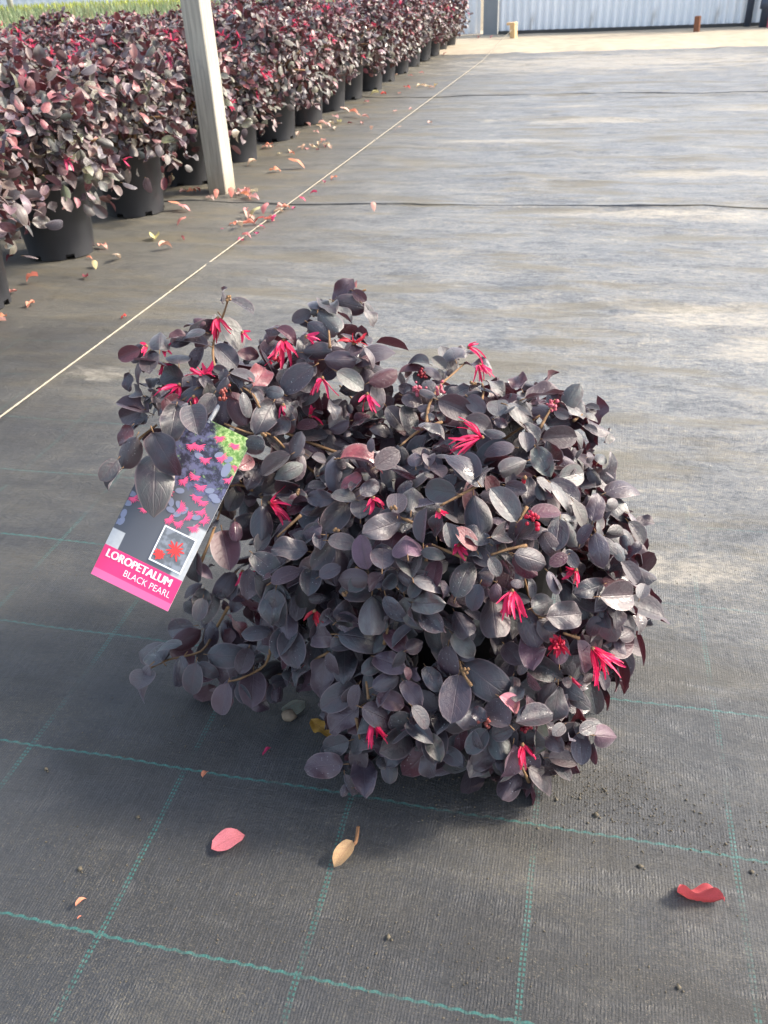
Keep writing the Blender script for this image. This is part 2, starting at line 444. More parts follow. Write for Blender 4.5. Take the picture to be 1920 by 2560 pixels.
# ------------------------------------------------------------------ ground and ground cover
def mat_h(x, y):
    x = np.asarray(x, float); y = np.asarray(y, float)
    a = np.clip((y - 1.5) / 6, .12, 1.0)
    xs = x * .28 + .5 * vnoise(x * .35 + 3, y * .5)
    r1 = 1 - np.abs(2 * vnoise(xs + 7, y * .62 + .35 * x * .1 + 2) - 1)
    r2 = 1 - np.abs(2 * vnoise(xs * 1.6 + 31, y * 1.35 + 9) - 1)
    r3 = vnoise(xs * 1.1 + 63, y * 2.7 + 4)
    h = a * (.046 * r1 ** 4 + .034 * r2 ** 4 + .010 * r3)
    return h
def mat_z(x, y):
    base = 0.0 if y < 14.4 else (.010 if y < 30.0 else .022)
    return base + float(mat_h(x, y))

gv, gf = box(-2500, 2500, -400, 4000, -3, -.25)
link('ground', mesh('ground', gv, gf, M_DIRT, False), kind='structure')

def strip(name, y0, y1, z, lip, dy):
    xs = np.arange(-34, 26.01, .22)
    ys = np.concatenate([np.arange(y0, y1, dy), [y1]])
    X, Y = np.meshgrid(xs, ys)
    edge = .16 * (vnoise(X * .35, np.full_like(X, y0)) - .5) + .09 * (vnoise(X * 2.1, np.full_like(X, y0 + 5)) - .5)
    wgt = np.clip(1 - (Y - y0) / .8, 0, 1)
    Z = z + mat_h(X, Y) + lip * (.012 * np.exp(-((Y - y0) / .12) ** 2) * vnoise(X * .8, Y * 0 + 3) * 2)
    Yd = Y + edge * wgt * lip
    V = np.stack([X, Yd, Z], -1).reshape(-1, 3)
    ny, nx = X.shape
    idx = np.arange(ny * nx).reshape(ny, nx)
    F = np.stack([idx[:-1, :-1], idx[:-1, 1:], idx[1:, 1:], idx[1:, :-1]], -1).reshape(-1, 4)
    if lip:
        bot = V.reshape(ny, nx, 3)[0].copy(); bot[:, 2] = -.06; bot[:, 1] += .01
        k = len(V); V = np.concatenate([V, bot])
        bi = np.arange(nx) + k
        F = np.concatenate([F, np.stack([bi[:-1], bi[1:], idx[0, 1:], idx[0, :-1]], -1)])
    return link(name, fast_mesh(name, V, F, M_FAB), kind='structure')
strip('ground_cover', -6, 14.75, 0.0, 0, .05)
strip('ground_cover', 14.45, 30.6, .010, 1, .07)
strip('ground_cover', 30.1, 46.8, .022, 1, .10)

xs = np.arange(-40, 40, .8); ys = np.arange(44.0, 64, .4)
X, Y = np.meshgrid(xs, ys)
Z = np.where(Y > 46.2 + .15 * X * .9, .10, -.2) + .12 * (vnoise(X * .5, Y * .7) - .4) * np.clip((Y - 46) / 3, 0, 1)
Z = -.12 + .26 * np.clip((Y - (46.0 + .16 * (X + 3.4)) + 5.0 * (vnoise(X * .33, Y * .2) - .5) + 2.0 * (vnoise(X * 1.3 + 9, Y * .6) - .5)) / 2.4, 0, 1) + .05 * (vnoise(X * .6, Y * .8) - .5)
idx = np.arange(X.size).reshape(X.shape)
F = np.stack([idx[:-1, :-1], idx[:-1, 1:], idx[1:, 1:], idx[1:, :-1]], -1).reshape(-1, 4)
link('sand_path', fast_mesh('sand_path', np.stack([X, Y, Z], -1).reshape(-1, 3), F, M_SAND), kind='structure')

# ------------------------------------------------------------------ shed wall, pegs, pipes, post, twine
def corrugated(name, x0, x1, y, z0, z1, pitch, amp, label, mat):
    root = bpy.data.objects.new(name, None); COL.objects.link(root)
    root.location = Vector((x0 * U, y * U, 0)); root['label'] = label; root['category'] = 'wall'
    sheet = 8 * pitch
    n = int((x1 - x0) / sheet)
    xs = np.arange(0, sheet + pitch * .35, pitch / 8)
    prof = amp * np.clip(1.6 * np.cos(2 * math.pi * xs / pitch), -1, 1)
    v = []; 
    for zz in (z0, z1):
        for a, b in zip(xs, prof): v.append((a, b, zz))
    k = len(xs)
    f = [(i, i + 1, k + i + 1, k + i) for i in range(k - 1)]
    me = mesh('wall_sheet', v, f, mat)
    for i in range(n):
        link('wall_sheet', me, root, (i * sheet, .012 * (i % 2), 0))
    return root
w = corrugated('shed_wall', -4.35, 26, 59.3, .30, 5.5, .46, .085, 'pale grey corrugated steel shed wall behind the far end of the ground cover', M_STEEL)
fv, ff = box(0, 30, -.18, .12, -.3, .32, .02)
link('footing', mesh('footing', fv, ff, M_CONC, False), w)
fv, ff = box(-.95, -.06, -.15, .5, -.3, 5.7, .03)
link('corner_column', mesh('corner_column', fv, ff, M_STEELD, False), w)
corrugated('fence_wall', -9.4, -5.4, 60.2, -.1, 5.5, .46, .055, 'short pale corrugated wall left of the grey steel column', M_STEEL)

def peg(name, u, v, w, h, rot, mat, label, cap):
    g = ground_at(u, v, .12)
    r = bpy.data.objects.new(name, None); COL.objects.link(r); r.location = Vector(g * U); r.rotation_euler = (math.radians(2), math.radians(-2), rot)
    r['label'] = label; r['category'] = 'peg'
    vv, ff = box(-w / 2, w / 2, -w / 2, w / 2, -.4, h, .02)
    link('shaft', mesh('shaft', vv, ff, mat, False), r)
    if cap:
        vv, ff = box(-w / 2 - .22, w / 2 + .01, -w / 2 - .01, w / 2 + .01, h + .001, h + .14, .02)
        link('head', mesh('head', vv, ff, mat, False), r)
    return g
PEG = peg('wooden_peg', 1284, 97, .34, .72, math.radians(-27), M_PEG, 'pale pine peg that holds the far end of the twine', True)
peg('wooden_peg', 1741, 80, .30, .80, math.radians(-20), M_RUST, 'weathered reddish brown peg standing before the shed footing', False)

for (u, v, rad, coup, lab) in ((1866, 74, .20, False, 'slim blue grey pipe, left of the two beside the shed wall'),
                               (1906, 75, .24, True, 'blue grey pipe with a thick coupling at the right edge of the shed wall')):
    g = ground_at(u, v)
    r = bpy.data.objects.new('riser_pipe', None); COL.objects.link(r); r.location = Vector(g * U); r['label'] = lab; r['category'] = 'pipe'
    v_, f_ = tube([(0, 0, -.3), (0, 0, 3), (0, 0, 9)], rad, 20)
    link('tube', mesh('tube', v_, f_, M_PIPE), r)
    if coup:
        v_, f_ = tube([(0, 0, 1.05), (0, 0, 1.08), (0, 0, 1.6), (0, 0, 1.63)], [rad, rad * 1.5, rad * 1.5, rad], 20)
        link('coupling', mesh('coupling', v_, f_, M_PIPE), r)
    else:
        v_, f_ = tube([(0, 0, 1.75), (0, 0, 1.78), (0, 0, 2.3), (0, 0, 2.33)], [rad, rad * 1.35, rad * 1.35, rad], 20)
        link('coupling', mesh('coupling', v_, f_, M_PIPE), r)
g = ground_at(1921, 76)
v_, f_ = box(-.12, .12, -.12, .12, -.2, .7, .02)
link('marker_peg', mesh('marker_peg', v_, f_, M_PINKP, False), loc=g, label='pink marker peg just right of the coupled pipe', cat='peg')

# square post
g = ground_at(548, 489)
pv, pf = [], []
def post_mesh():
    hx, hy, b = .20, .27, .02
    rings = []
    zs = [-.3] + list(np.linspace(.0, 16, 24))
    for z in zs:
        j = .006 * (R.random() - .5)
        rings.append([(-hx + b, -hy, z), (hx - b, -hy + j, z), (hx, -hy + b, z), (hx + j, hy - b, z), (hx - b, hy, z), (-hx + b, hy + j, z), (-hx, hy - b, z), (-hx + j, -hy + b, z)])
    v = [p for r in rings for p in r]; f = []
    for k in range(len(zs) - 1):
        for i in range(8):
            j = (i + 1) % 8; f.append((k * 8 + i, k * 8 + j, k * 8 + 8 + j, k * 8 + 8 + i))
    f.append(tuple(range(len(v) - 8, len(v))))
    return v, f
def post_mat():
    t = NT('weathered_post'); oc = t.n('TexCoord').outputs['Object']
    gr = t.noise(t.mapping(oc, (60, 60, 3)), 2.0, 5, .65)
    bl = t.noise(oc, 14, 4)
    c = t.mix(t.ramp(gr, .3, .75), (.40, .375, .31), (.24, .23, .195))
    c = t.mix(t.ramp(bl, .62, .74), c, (.26, .255, .23))
    z = t.n('SeparateXYZ'); t.l(oc, z.inputs[0])
    st_ = t.math('MULTIPLY', t.ramp(t.math('ADD', z.outputs[2], t.math('MULTIPLY', bl, .12)), .16, .05), .7)
    c = t.mix(st_, c, (.24, .19, .12))
    t.set(color=c, rough=.8, normal=t.bump(gr, .5, .003))
    return t.m
v_, f_ = post_mesh()
link('square_post', mesh('square_post', v_, f_, post_mat(), False), loc=(g[0], g[1] + .2, 0), label='weathered pale square post standing among the potted shrubs', cat='post')

# twine: two plies twisted together
a = np.array([-3.98, -4.0, .03]); b = np.array([PEG[0] - .1, PEG[1] - .1, .62])
pts = [a + (b - a) * s for s in np.linspace(0, 1, 900)]
def tw_z(p):
    return mat_z(p[0], p[1]) + .03 if p[1] < 48 else max(.16, .55 - (PEG[1] - p[1]) * .045)
pts = [np.array([p[0], p[1], .05 + .05 * max(0, p[1]) / 40 if p[1] < 42 else .1025 + (.62 - .1025) * (p[1] - 42) / (PEG[1] - 42)]) for p in pts]
v_, f_ = tube(pts, [.0108 + .002 * math.sin(i * 2.3) for i in range(len(pts))], 6)
link('string_line', mesh('string_line', v_, f_, M_STRING), label='straight jute twine stretched along the ground cover to the pine peg', cat='string')

# ------------------------------------------------------------------ leaves
def leaf_arrays(ns, nw, fold=.18, droop=.15, curl=.0, wave=.0, cup=.0, notch=0.0, quilt=.012, twist=0.0):
    """leaf blade along +x from 0 to 1, half width .5 at full scale in y, upper side +z"""
    v, uv, f = [], [], []
    for i in range(ns + 1):
        s = i / ns
        q = abs(2 * s - 1.04) / (1.04 if s < .52 else .96)
        hw = .5 * max(0.0, 1 - q ** 2.1) ** .56
        hw = max(hw, .012)
        if s > .94: hw *= (1 - (s - .94) * 2)
        for j in range(nw + 1):
            t = -1 + 2 * j / nw
            y = t * hw
            z = fold * abs(y) - droop * s * s - curl * max(0, s - .6) ** 2 * 4 + wave * .05 * math.sin(9 * s + 2 * t) * t - cup * (t * t) * hw
            z += quilt * math.cos(2 * math.pi * (s * 6 - abs(t) * 1.7)) * (1 - abs(t) ** 3) * (hw / .5)
            z += twist * (s - .5) * y
            x = s - notch * .12 * math.exp(-(t / .25) ** 2) * (1 if s > .9 else 0) - .03 * curl
            v.append((x, y, z)); uv.append((s, (t + 1) / 2))
    for i in range(ns):
        for j in range(nw):
            k = i * (nw + 1) + j
            f.append((k, k + nw + 1, k + nw + 2, k + 1))
    return np.array(v), np.array(uv), np.array(f)

VAR = [dict(fold=.16, droop=.16, quilt=.018), dict(fold=.36, droop=.08, quilt=.02), dict(fold=.02, droop=.34, cup=.30), dict(fold=.22, droop=.16, wave=2.2),
       dict(fold=.05, droop=.38, curl=.40, cup=.18), dict(fold=.50, droop=.14, wave=1.0), dict(fold=.12, droop=.20, twist=.9, wave=1.6),
       dict(fold=-.14, droop=.24, cup=.36, quilt=.024), dict(fold=.12, droop=.1, notch=1.0, quilt=.02), dict(fold=.55, droop=.25, curl=.3)]
HERO = []
for i, p in enumerate(VAR):
    v, uv, f = leaf_arrays(11, 6, **p)
    pt, pf = tube([(-.16, 0, -.02), (-.06, 0, .0), (.03, 0, .0)], [.022, .018, .010], 4)
    k = len(v); V = np.concatenate([v, np.array(pt)]); UV = np.concatenate([uv, np.zeros((len(pt), 2))])
    F = [tuple(q) for q in f] + [tuple(j + k for j in q) for q in pf]
    HERO.append(mesh('leaf_shape', V, F, None, True, UV, None, [M_LEAF, M_TWIG], [0] * len(f) + [1] * len(pf)))
LOW = [leaf_arrays(5, 2, **dict(p, quilt=0)) for p in VAR]
MID = [leaf_arrays(7, 4, **dict(p, quilt=p.get('quilt', .012) * .5)) for p in VAR]

def frame(ax, nrm):
    """rows->matrix with x = ax, z ~ nrm"""
    ax = np.asarray(ax, float); ax = ax / (np.linalg.norm(ax) + 1e-9)
    z = np.asarray(nrm, float); z = z - ax * (z @ ax); z /= np.linalg.norm(z) + 1e-9
    y = np.cross(z, ax)
    return np.stack([ax, y, z], 1)

def leaf_object(parent, base, ax, nrm, L, W, color, var, name='leaf', zs=None):
    o = bpy.data.objects.new(name, HERO[var]); COL.objects.link(o); o.parent = parent
    Rm = frame(ax, nrm)
    S = np.diag([L, W, zs or L])
    Mx = Matrix.Identity(4)
    A = Rm @ S
    off = np.asarray(base, float)
    if parent is not None: off = off - np.array(parent.location) / U
    for i in range(3):
        for j in range(3): Mx[i][j] = A[i, j]
        Mx[i][3] = off[i] * U
    o.matrix_basis = Mx
    o.color = (*color, 1)
    return o

def leaf_mass(name, items, shapes=LOW):
    """items: (base, ax, nrm, L, W, color, var) -> one joined mesh"""
    Vs, Fs, Us, Cs = [], [], [], []; k = 0
    for base, ax, nrm, L, W, c, var in items:
        v, uv, f = shapes[var]
        A = frame(ax, nrm) @ np.diag([L, W, L])
        Vs.append(v @ A.T + base); Fs.append(f + k); Us.append(uv); Cs.append(np.tile(np.array(c) * (1 + .0), (len(v), 1)))
        k += len(v)
    return fast_mesh(name, np.concatenate(Vs), np.concatenate(Fs), M_MASS, np.concatenate(Us), np.concatenate(Cs))

PAL = {0: (.034, .036, .042), 1: (.056, .041, .051), 2: (.070, .016, .026), 3: (.082, .082, .086), 4: (.17, .030, .040), 5: (.105, .050, .072), 6: (.050, .058, .040), 7: (.60, .22, .25)}  # pale silver entry: lit charcoal leaves, with the light put into their colour
def tint(c, k=.18):
    f = 1 + k * (2 * R.random() - 1)
    return tuple(max(.004, a * f * (1 + .12 * (2 * R.random() - 1))) for a in c)

def unit(a): return a / (np.linalg.norm(a) + 1e-9)

# ------------------------------------------------------------------ the shrub in front
ELL = [((1.42, 2.10, .95), (.95, .85, .78)), ((.02, 2.40, 1.50), (.50, .45, .45)), ((.52, 2.75, 1.70), (.44, .38, .40)), ((1.50, 1.40, .45), (.72, .42, .44)),
       ((1.90, 2.00, .80), (.62, .62, .70)), ((1.55, 2.65, 1.40), (.72, .50, .42)), ((.75, 1.85, .85), (.55, .50, .60)), ((.10, 1.60, .24), (.42, .30, .16))]
ELL = [(np.array(a), np.array(b)) for a, b in ELL]
def surface(u, v):
    d = ray(u, v); best = None; close = None
    for c, r in ELL:
        O = (CAM - c) / r; D = d / r
        a = D @ D; b = 2 * D @ O; cc = O @ O - 1; disc = b * b - 4 * a * cc
        if disc > 0:
            t = (-b - math.sqrt(disc)) / (2 * a)
            if best is None or t < best[0]: best = (t, (CAM + d * t - c) / r / r)
        t0 = -b / (2 * a); dist = np.linalg.norm(O + D * t0)
        if close is None or dist < close[0]: close = (dist, t0, (CAM + d * t0 - c) / r / r)
    if best is None: best = (close[1], close[2])
    return best[0], unit(best[1])

POT_C = np.array([1.40, 2.20, 0.0])
shrub = bpy.data.objects.new('potted_shrub', None); COL.objects.link(shrub)
shrub.location = Vector(POT_C * U)
shrub['label'] = 'low spreading shrub with blackish purple leaves and crimson flowers in the foreground'
shrub['category'] = 'shrub'

def pot_mesh(r0, r1, h, seg=48):
    prof = [(r0, 0), (r0, .075), (r0 + (r1 - r0) * .9, h - .14), (r1 + .02, h - .13), (r1 + .03, h - .02), (r1 + .015, h), (r1 - .03, h), (r1 - .045, h - .15), (r0 - .04, .03)]
    v, f = [], []
    for r, z in prof:
        for i in range(seg): 
            a = 2 * math.pi * i / seg; v.append((r * math.cos(a), r * math.sin(a), z))
    for k in range(len(prof) - 1):
        for i in range(seg):
            if k == 0 and i % 8 in (0, 1): continue          # drainage slots
            j = (i + 1) % seg
            f.append((k * seg + i, k * seg + j, k * seg + seg + j, k * seg + seg + i))
    k = (len(prof) - 1) * seg
    f.append(tuple(range(k, k + seg)))
    return v, f
v_, f_ = pot_mesh(.54, .64, 1.22)
POT_ME = mesh('pot', v_, f_, M_POT)
SOIL_ME = None
def disc(r, z, rough=.03, seg=28):
    v = [(0, 0, z + rough)]; f = []
    for k in (1, 2, 3):
        for i in range(seg):
            a = 2 * math.pi * i / seg; v.append((r * k / 3 * math.cos(a), r * k / 3 * math.sin(a), z + rough * (R.random() - .5) * (k < 3)))
    for i in range(seg):
        j = (i + 1) % seg; f.append((0, 1 + i, 1 + j))
        for k in (0, 1): f.append((1 + k * seg + i, 1 + k * seg + seg + i, 1 + k * seg + seg + j, 1 + k * seg + j))
    return v, f
v_, f_ = disc(.60, 1.08)
SOIL_ME = mesh('soil', v_, f_, M_SOIL)
link('pot', POT_ME, shrub, (0, 0, float(mat_h(1.4, 2.2)) + .004)); link('soil', SOIL_ME, shrub, (0, 0, 0))

# leaves read off the photograph, region by region: base, tip, width, colour; region = origin and scale
CROPS = {'A': (230, 700, .3014), 'D': (220, 1030, .2411), 'B': (650, 700, .3014), 'C': (1000, 820, .3014), 'E': (500, 1080, .3014), 'F': (850, 1180, .3014),
         'G': (1250, 1100, .2411), 'H': (650, 1450, .3014), 'L': (300, 1400, .4219), 'I': (1050, 1500, .3315), 'J': (1220, 1400, .2411)}
LV = {
'A': [(1140,165,1345,270,75,0),(560,585,570,380,170,0),(400,575,215,650,130,2),(455,605,265,790,60,0),(310,770,290,920,85,0),(505,580,505,720,100,0),(720,700,705,505,205,0),(940,370,845,305,70,2),
(940,435,740,390,85,0),(960,545,700,480,80,0),(1075,305,1250,560,150,3),(1020,540,1205,710,160,0),(920,560,830,740,105,0),(780,840,560,750,190,0),(930,900,725,915,105,0),(520,900,480,785,100,0),
(930,775,1120,780,70,0),(1120,800,1005,920,80,0),(1145,770,1355,835,80,3),(1150,810,1245,910,60,3),(1330,890,1460,700,190,4),(1210,600,1380,620,110,2),(470,1100,205,1000,130,0),(420,1080,215,1150,150,1),
(465,1130,320,1200,70,0),(440,1160,285,1290,60,0),(700,1045,650,1310,225,0),(820,1030,880,1270,220,0),(1010,945,900,1110,140,1),(1090,950,1020,1190,150,1),(1150,920,1260,1165,190,2),(1250,930,1355,1110,95,3),
(1500,1020,1380,1240,210,0),(1590,950,1425,890,110,3),(1650,1170,1455,1270,130,0),(1590,1000,1650,1130,80,0),(430,960,300,900,120,0),(500,1010,590,940,120,0),(600,1040,730,970,110,0),(1420,640,1530,480,110,1),
(1430,520,1500,350,90,2),(640,480,780,450,60,2)],
'D': [(500,260,340,580,230,0),(680,215,895,660,290,0),(700,420,690,780,400,0),(300,500,140,700,180,0),(340,600,180,800,90,0),(450,150,300,330,130,0),(1390,1230,1470,1620,300,0),(1130,1460,1090,1770,190,0),
(1150,1600,1260,1700,120,5),(1520,1680,1360,1880,200,0),(1200,1860,1150,2060,200,0)],
'B': [(480,250,520,85,190,0),(610,170,850,230,170,0),(770,90,880,170,90,2),(850,200,970,355,65,3),(470,250,620,400,190,3),(430,270,260,330,110,3),(390,350,560,480,150,0),(580,240,775,335,50,3),(140,410,310,500,90,0),
(350,600,570,590,160,0),(530,660,795,640,170,1),(870,560,995,660,45,3),(840,650,950,700,40,2),(440,720,170,910,200,0),(460,700,340,830,110,1),(640,760,865,890,150,3),(900,850,1120,720,150,2),(960,1090,985,855,130,1),
(1050,1050,1200,1230,150,1),(1130,755,1230,840,55,1),(860,1150,1070,1140,80,3),(740,1240,880,1090,70,2),(480,1200,300,1200,90,2),(1380,760,1155,750,60,2),(1290,940,1150,880,100,1),(1180,960,1340,1050,120,0),
(200,1000,320,1150,110,0),(560,980,660,1140,80,3),(740,1170,570,1220,100,0),(330,1310,560,1260,110,0),(560,1310,790,1310,110,0)],
'C': [(460,265,400,80,190,3),(240,300,70,255,75,3),(380,340,270,240,90,3),(340,430,230,270,80,3),(530,300,770,300,75,3),(710,440,890,525,90,3),(1010,510,950,370,150,0),(1045,585,1350,510,80,1),(1330,540,1545,520,25,2),
(290,560,210,410,110,3),(300,575,185,480,70,1),(320,600,600,720,200,0),(560,570,690,690,140,3),(820,740,800,560,180,3),(890,640,1190,760,140,3),(1320,620,1565,690,110,3),(1530,720,1659,720,60,3),(530,780,800,860,150,0),
(1180,920,1470,900,190,0),(950,990,725,970,120,0),(1060,1100,860,1180,170,3),(1130,1000,1230,1200,180,3),(1290,1050,1460,1090,85,1),(1450,860,1560,950,60,3),(640,1270,480,1030,230,0),(1310,1250,1560,1190,190,3),
(1550,1075,1650,1080,95,0),(250,770,255,675,75,0),(130,1150,120,990,130,1),(240,1150,240,1010,110,1),(200,1090,300,1170,90,1),(180,830,380,900,80,3),(10,590,190,620,110,0),(1280,680,1400,740,90,3),(780,760,890,810,80,1),
(1020,800,1160,950,80,0)],
'E': [(870,180,680,60,120,1),(820,40,1060,120,120,0),(1010,130,1290,90,190,0),(750,190,510,350,140,0),(1030,230,890,140,90,3),(950,400,755,310,140,3),(1000,360,1240,310,190,0),(1170,220,1520,220,120,4),(1450,290,1659,150,170,1),
(480,270,400,460,150,0),(330,400,230,300,110,0),(520,500,680,370,150,0),(320,300,450,210,130,4),(330,460,240,640,150,0),(400,510,420,720,180,0),(510,610,510,870,190,0),(1000,850,780,830,200,0),(1220,600,1020,820,210,0),
(1330,720,1330,535,170,0),(1290,560,1095,500,110,3),(890,990,590,950,180,0),(440,1010,660,1180,200,0),(590,1250,820,1130,130,0),(1090,940,940,1130,180,0),(930,1140,900,1340,180,0),(1400,1220,1120,1230,190,1),
(1390,1140,1310,860,170,5),(1060,900,1300,920,140,0),(1659,740,1390,830,220,3),(290,740,300,870,110,0),(330,90,470,110,160,0),(1330,520,1490,410,130,0),(1340,370,1160,450,110,4),(900,540,1090,560,150,0),(990,1200,1160,1110,120,0)],
'F': [(475,350,470,150,170,1),(590,320,610,60,240,3),(960,180,690,130,200,0),(1110,190,1160,460,230,0),(1460,410,1260,130,200,3),(560,680,540,450,260,5),(350,800,360,610,210,0),(600,870,560,660,220,3),(480,820,620,920,130,1),
(460,950,330,830,140,0),(330,960,260,800,120,0),(690,590,700,300,110,1),(800,540,790,340,110,0),(930,630,890,420,130,0),(1230,590,1020,470,130,0),(1130,650,980,450,130,4),(1250,540,1450,480,180,0),(1240,770,1110,640,140,0),
(760,980,790,720,150,0),(960,1040,1060,750,200,0),(1260,900,1105,840,140,3),(1240,710,1330,860,110,0),(1440,700,1659,850,170,0),(265,1035,265,1290,225,3),(380,1030,470,1310,150,3),(540,1040,650,1330,170,3),
(620,1080,820,1090,190,3),(690,1180,840,1310,180,0),(1260,1040,1290,1290,250,0),(950,1160,1040,1310,180,0),(1300,925,1280,1070,100,5),(830,900,870,1050,60,1),(660,900,580,1040,110,0),(1160,930,1080,1150,150,0)],
'G': [(520,440,910,680,140,3),(1090,550,1440,380,210,1),(760,640,900,890,130,3),(960,840,1030,550,190,0),(310,760,630,720,150,0),(620,820,580,1130,230,0),(690,850,840,1090,150,3),(830,1080,920,860,130,0),(990,970,1050,1240,210,3),
(1110,990,1470,1000,210,0),(1330,850,1500,1080,140,3),(1330,760,1530,890,60,3),(1180,1070,1330,1230,120,3),(150,1180,510,1270,240,0),(700,1190,520,1290,140,1),(1180,1100,1030,1260,130,2),(1100,660,1280,680,130,3),
(1010,240,1120,110,140,3),(440,960,570,1170,180,0),(1010,330,1200,430,110,3),(920,280,1080,440,120,3),(1260,1240,1430,1327,130,3),(380,390,540,540,90,3),(60,470,260,520,150,0)],
'H': [(130,80,70,420,210,0),(220,420,300,690,230,0),(610,470,390,450,200,1),(640,340,790,200,180,0),(650,450,1030,470,230,0),(700,550,700,800,220,0),(540,650,470,1010,190,1),(780,880,520,1060,220,0),(820,870,740,1080,110,0),
(830,1050,550,1250,200,1),(970,960,1200,1040,160,5),(850,1060,1150,1180,210,1),(960,640,1170,720,190,1),(930,890,1140,800,150,0),(1200,850,1320,1010,160,1),(1560,550,1520,850,180,1),(1220,580,1370,500,130,1),
(1260,1050,1410,1220,120,0),(1380,730,1480,900,150,0),(1250,1170,1380,1300,170,0),(180,780,370,780,110,0),(600,260,510,360,110,1),(1060,430,1210,560,170,0),(590,1320,760,1270,90,0)],
'L': [(250,600,130,460,165,0),(175,630,30,805,90,0),(380,570,275,740,100,0),(450,610,415,800,120,0),(440,390,265,420,120,0),(470,420,345,500,120,0),(540,360,480,520,90,0),(510,560,680,570,150,0),(760,530,715,660,110,0),
(640,730,590,920,120,1),(790,665,780,840,160,1),(620,360,690,490,130,1),(640,330,760,440,50,4),(790,590,860,570,50,0),(490,230,460,350,90,0),(560,200,520,310,110,0),(440,260,350,330,90,0),(1320,1210,1090,1225,150,1),
(1360,1070,1190,1130,130,0),(1420,1080,1410,1260,115,1),(1440,1200,1450,1350,160,1),(1390,1350,1505,1350,60,7),(1330,1270,1355,1415,70,1),(1590,1170,1600,1300,100,0),(1500,1110,1640,1130,90,0)],
'I': [(340,490,600,680,270,0),(290,575,240,895,240,1),(250,260,400,420,150,3),(850,290,850,440,210,5),(790,80,880,340,190,3),(940,130,1250,100,210,3),(1050,480,1040,245,160,5),(830,470,1030,570,180,0),(1190,300,1260,550,110,5),
(790,440,760,570,75,0),(720,770,740,640,110,3),(660,930,500,770,200,1),(770,890,600,970,130,0),(500,900,395,820,100,0),(760,910,830,730,80,1),(1010,620,930,780,130,1),(1040,650,1020,930,160,0),(500,980,360,1150,150,0),
(560,960,610,1150,170,3),(560,1120,390,1270,160,1),(700,1090,640,1350,120,5),(740,1280,640,1470,170,1),(820,1270,1080,1390,160,1),(970,1190,1195,1200,130,1),(920,1000,1060,1110,140,1),(1210,1020,1220,1220,150,3),
(1310,1020,1540,1040,175,5),(1200,1000,1335,930,110,0),(1290,640,1330,850,150,3),(1110,680,1210,760,130,3),(1350,540,1410,680,80,1),(1340,120,1290,280,110,0),(1360,90,1480,310,170,3),(1500,290,1650,200,130,1),
(60,1150,60,1360,130,0),(80,1030,140,1180,140,6),(170,1130,300,1220,130,0),(880,900,870,1190,110,6),(700,580,650,750,90,6),(600,730,770,850,110,7),(1090,940,1010,1010,90,0),(640,340,740,460,150,0)],
'J': [(1145,380,1550,360,310,1),(1200,250,930,340,210,0),(450,500,740,390,230,0),(1390,20,1560,240,150,3),(1570,400,1640,230,140,3),(1500,480,1640,750,80,3),(460,400,520,190,90,0),(620,120,800,310,120,3)],
}
HERO_PTS = []
def hero_leaf(u0, v0, u1, v1, wpx, c, depth=None, n=0):
    um, vm = (u0 + u1) / 2, (v0 + v1) / 2
    t, nrm = surface(um, vm)
    t = (depth if depth else t - .05) + .10 * (R.random() - .6)
    if (at(um, vm, t))[2] < .10:                                  # stay above the ground cover
        d = ray(um, vm); t = min(t, (CAM[2] - .12) / -d[2])
    lpx = math.hypot(u1 - u0, v1 - v0)
    asp = .66
    view = unit(-ray(um, vm))
    a2 = unit(RT * (u1 - u0) - UP * (v1 - v0))                     # image direction of the blade
    if wpx / lpx < asp:                                            # rolled about its axis
        ang = math.acos(max(.25, wpx / (asp * lpx)))
        ax = a2; L = lpx; W = asp * lpx
        side = np.cross(ax, view)
        c1 = view * math.cos(ang) + side * math.sin(ang); c2 = view * math.cos(ang) - side * math.sin(ang)
        want = nrm * .6 + np.array([0, 0, 1.0])
        nn = c1 if c1 @ want > c2 @ want else c2
        lift = .25 * (R.random() - .4)
        ax = unit(ax + view * lift * .5)
    else:                                                          # foreshortened along its axis
        ang = min(1.0, math.acos(min(1, lpx * asp / wpx)))
        W = wpx; L = wpx / asp
        e1 = unit(a2 * math.cos(ang) - view * math.sin(ang)); e2 = unit(a2 * math.cos(ang) + view * math.sin(ang))
        side = unit(np.cross(view, a2))
        n1, n2 = np.cross(e1, side), np.cross(e2, side)
        want = nrm * .6 + np.array([0, 0, 1.0])
        ax, nn = (e1, n1) if n1 @ want > n2 @ want else (e2, n2)
    k = t / F_PX
    L *= k * 1.02; W *= k * 1.02
    base = at(um, vm, t) - ax * L * .5
    zmin = min(base[2], base[2] + ax[2] * L)
    if zmin < .05: base[2] += .05 - zmin
    col = PAL[c]
    rr_ = R.random()
    if c == 0 and rr_ < .22: col = PAL[1]
    elif c in (0, 1) and rr_ > .94: col = PAL[2]
    var = R.choice([0, 0, 1, 2, 3, 4, 6, 7]) if wpx / lpx > .45 else R.choice([1, 5, 4, 6])
    if R.random() < .06: var = R.choice([8, 9])
    leaf_object(shrub, base, ax, nn, L, W, tint(col), var)
    HERO_PTS.append((base, ax, nn, L, W))
n = 0
for key, rows in LV.items():
    ox, oy, sc = CROPS[key]
    for i, (bx, by, tx, ty, wd, c) in enumerate(rows):
        dep = None
        if key == 'D' and i < 6: dep = (4.46, 4.44, 4.50, 4.48, 4.47, 4.52)[i]
        if key == 'A' and i in (26, 27): dep = 4.50 - .03 * (i - 26)
        hero_leaf(ox + bx * sc, oy + by * sc, ox + tx * sc, oy + ty * sc, wd * sc, c, dep)
        n += 1

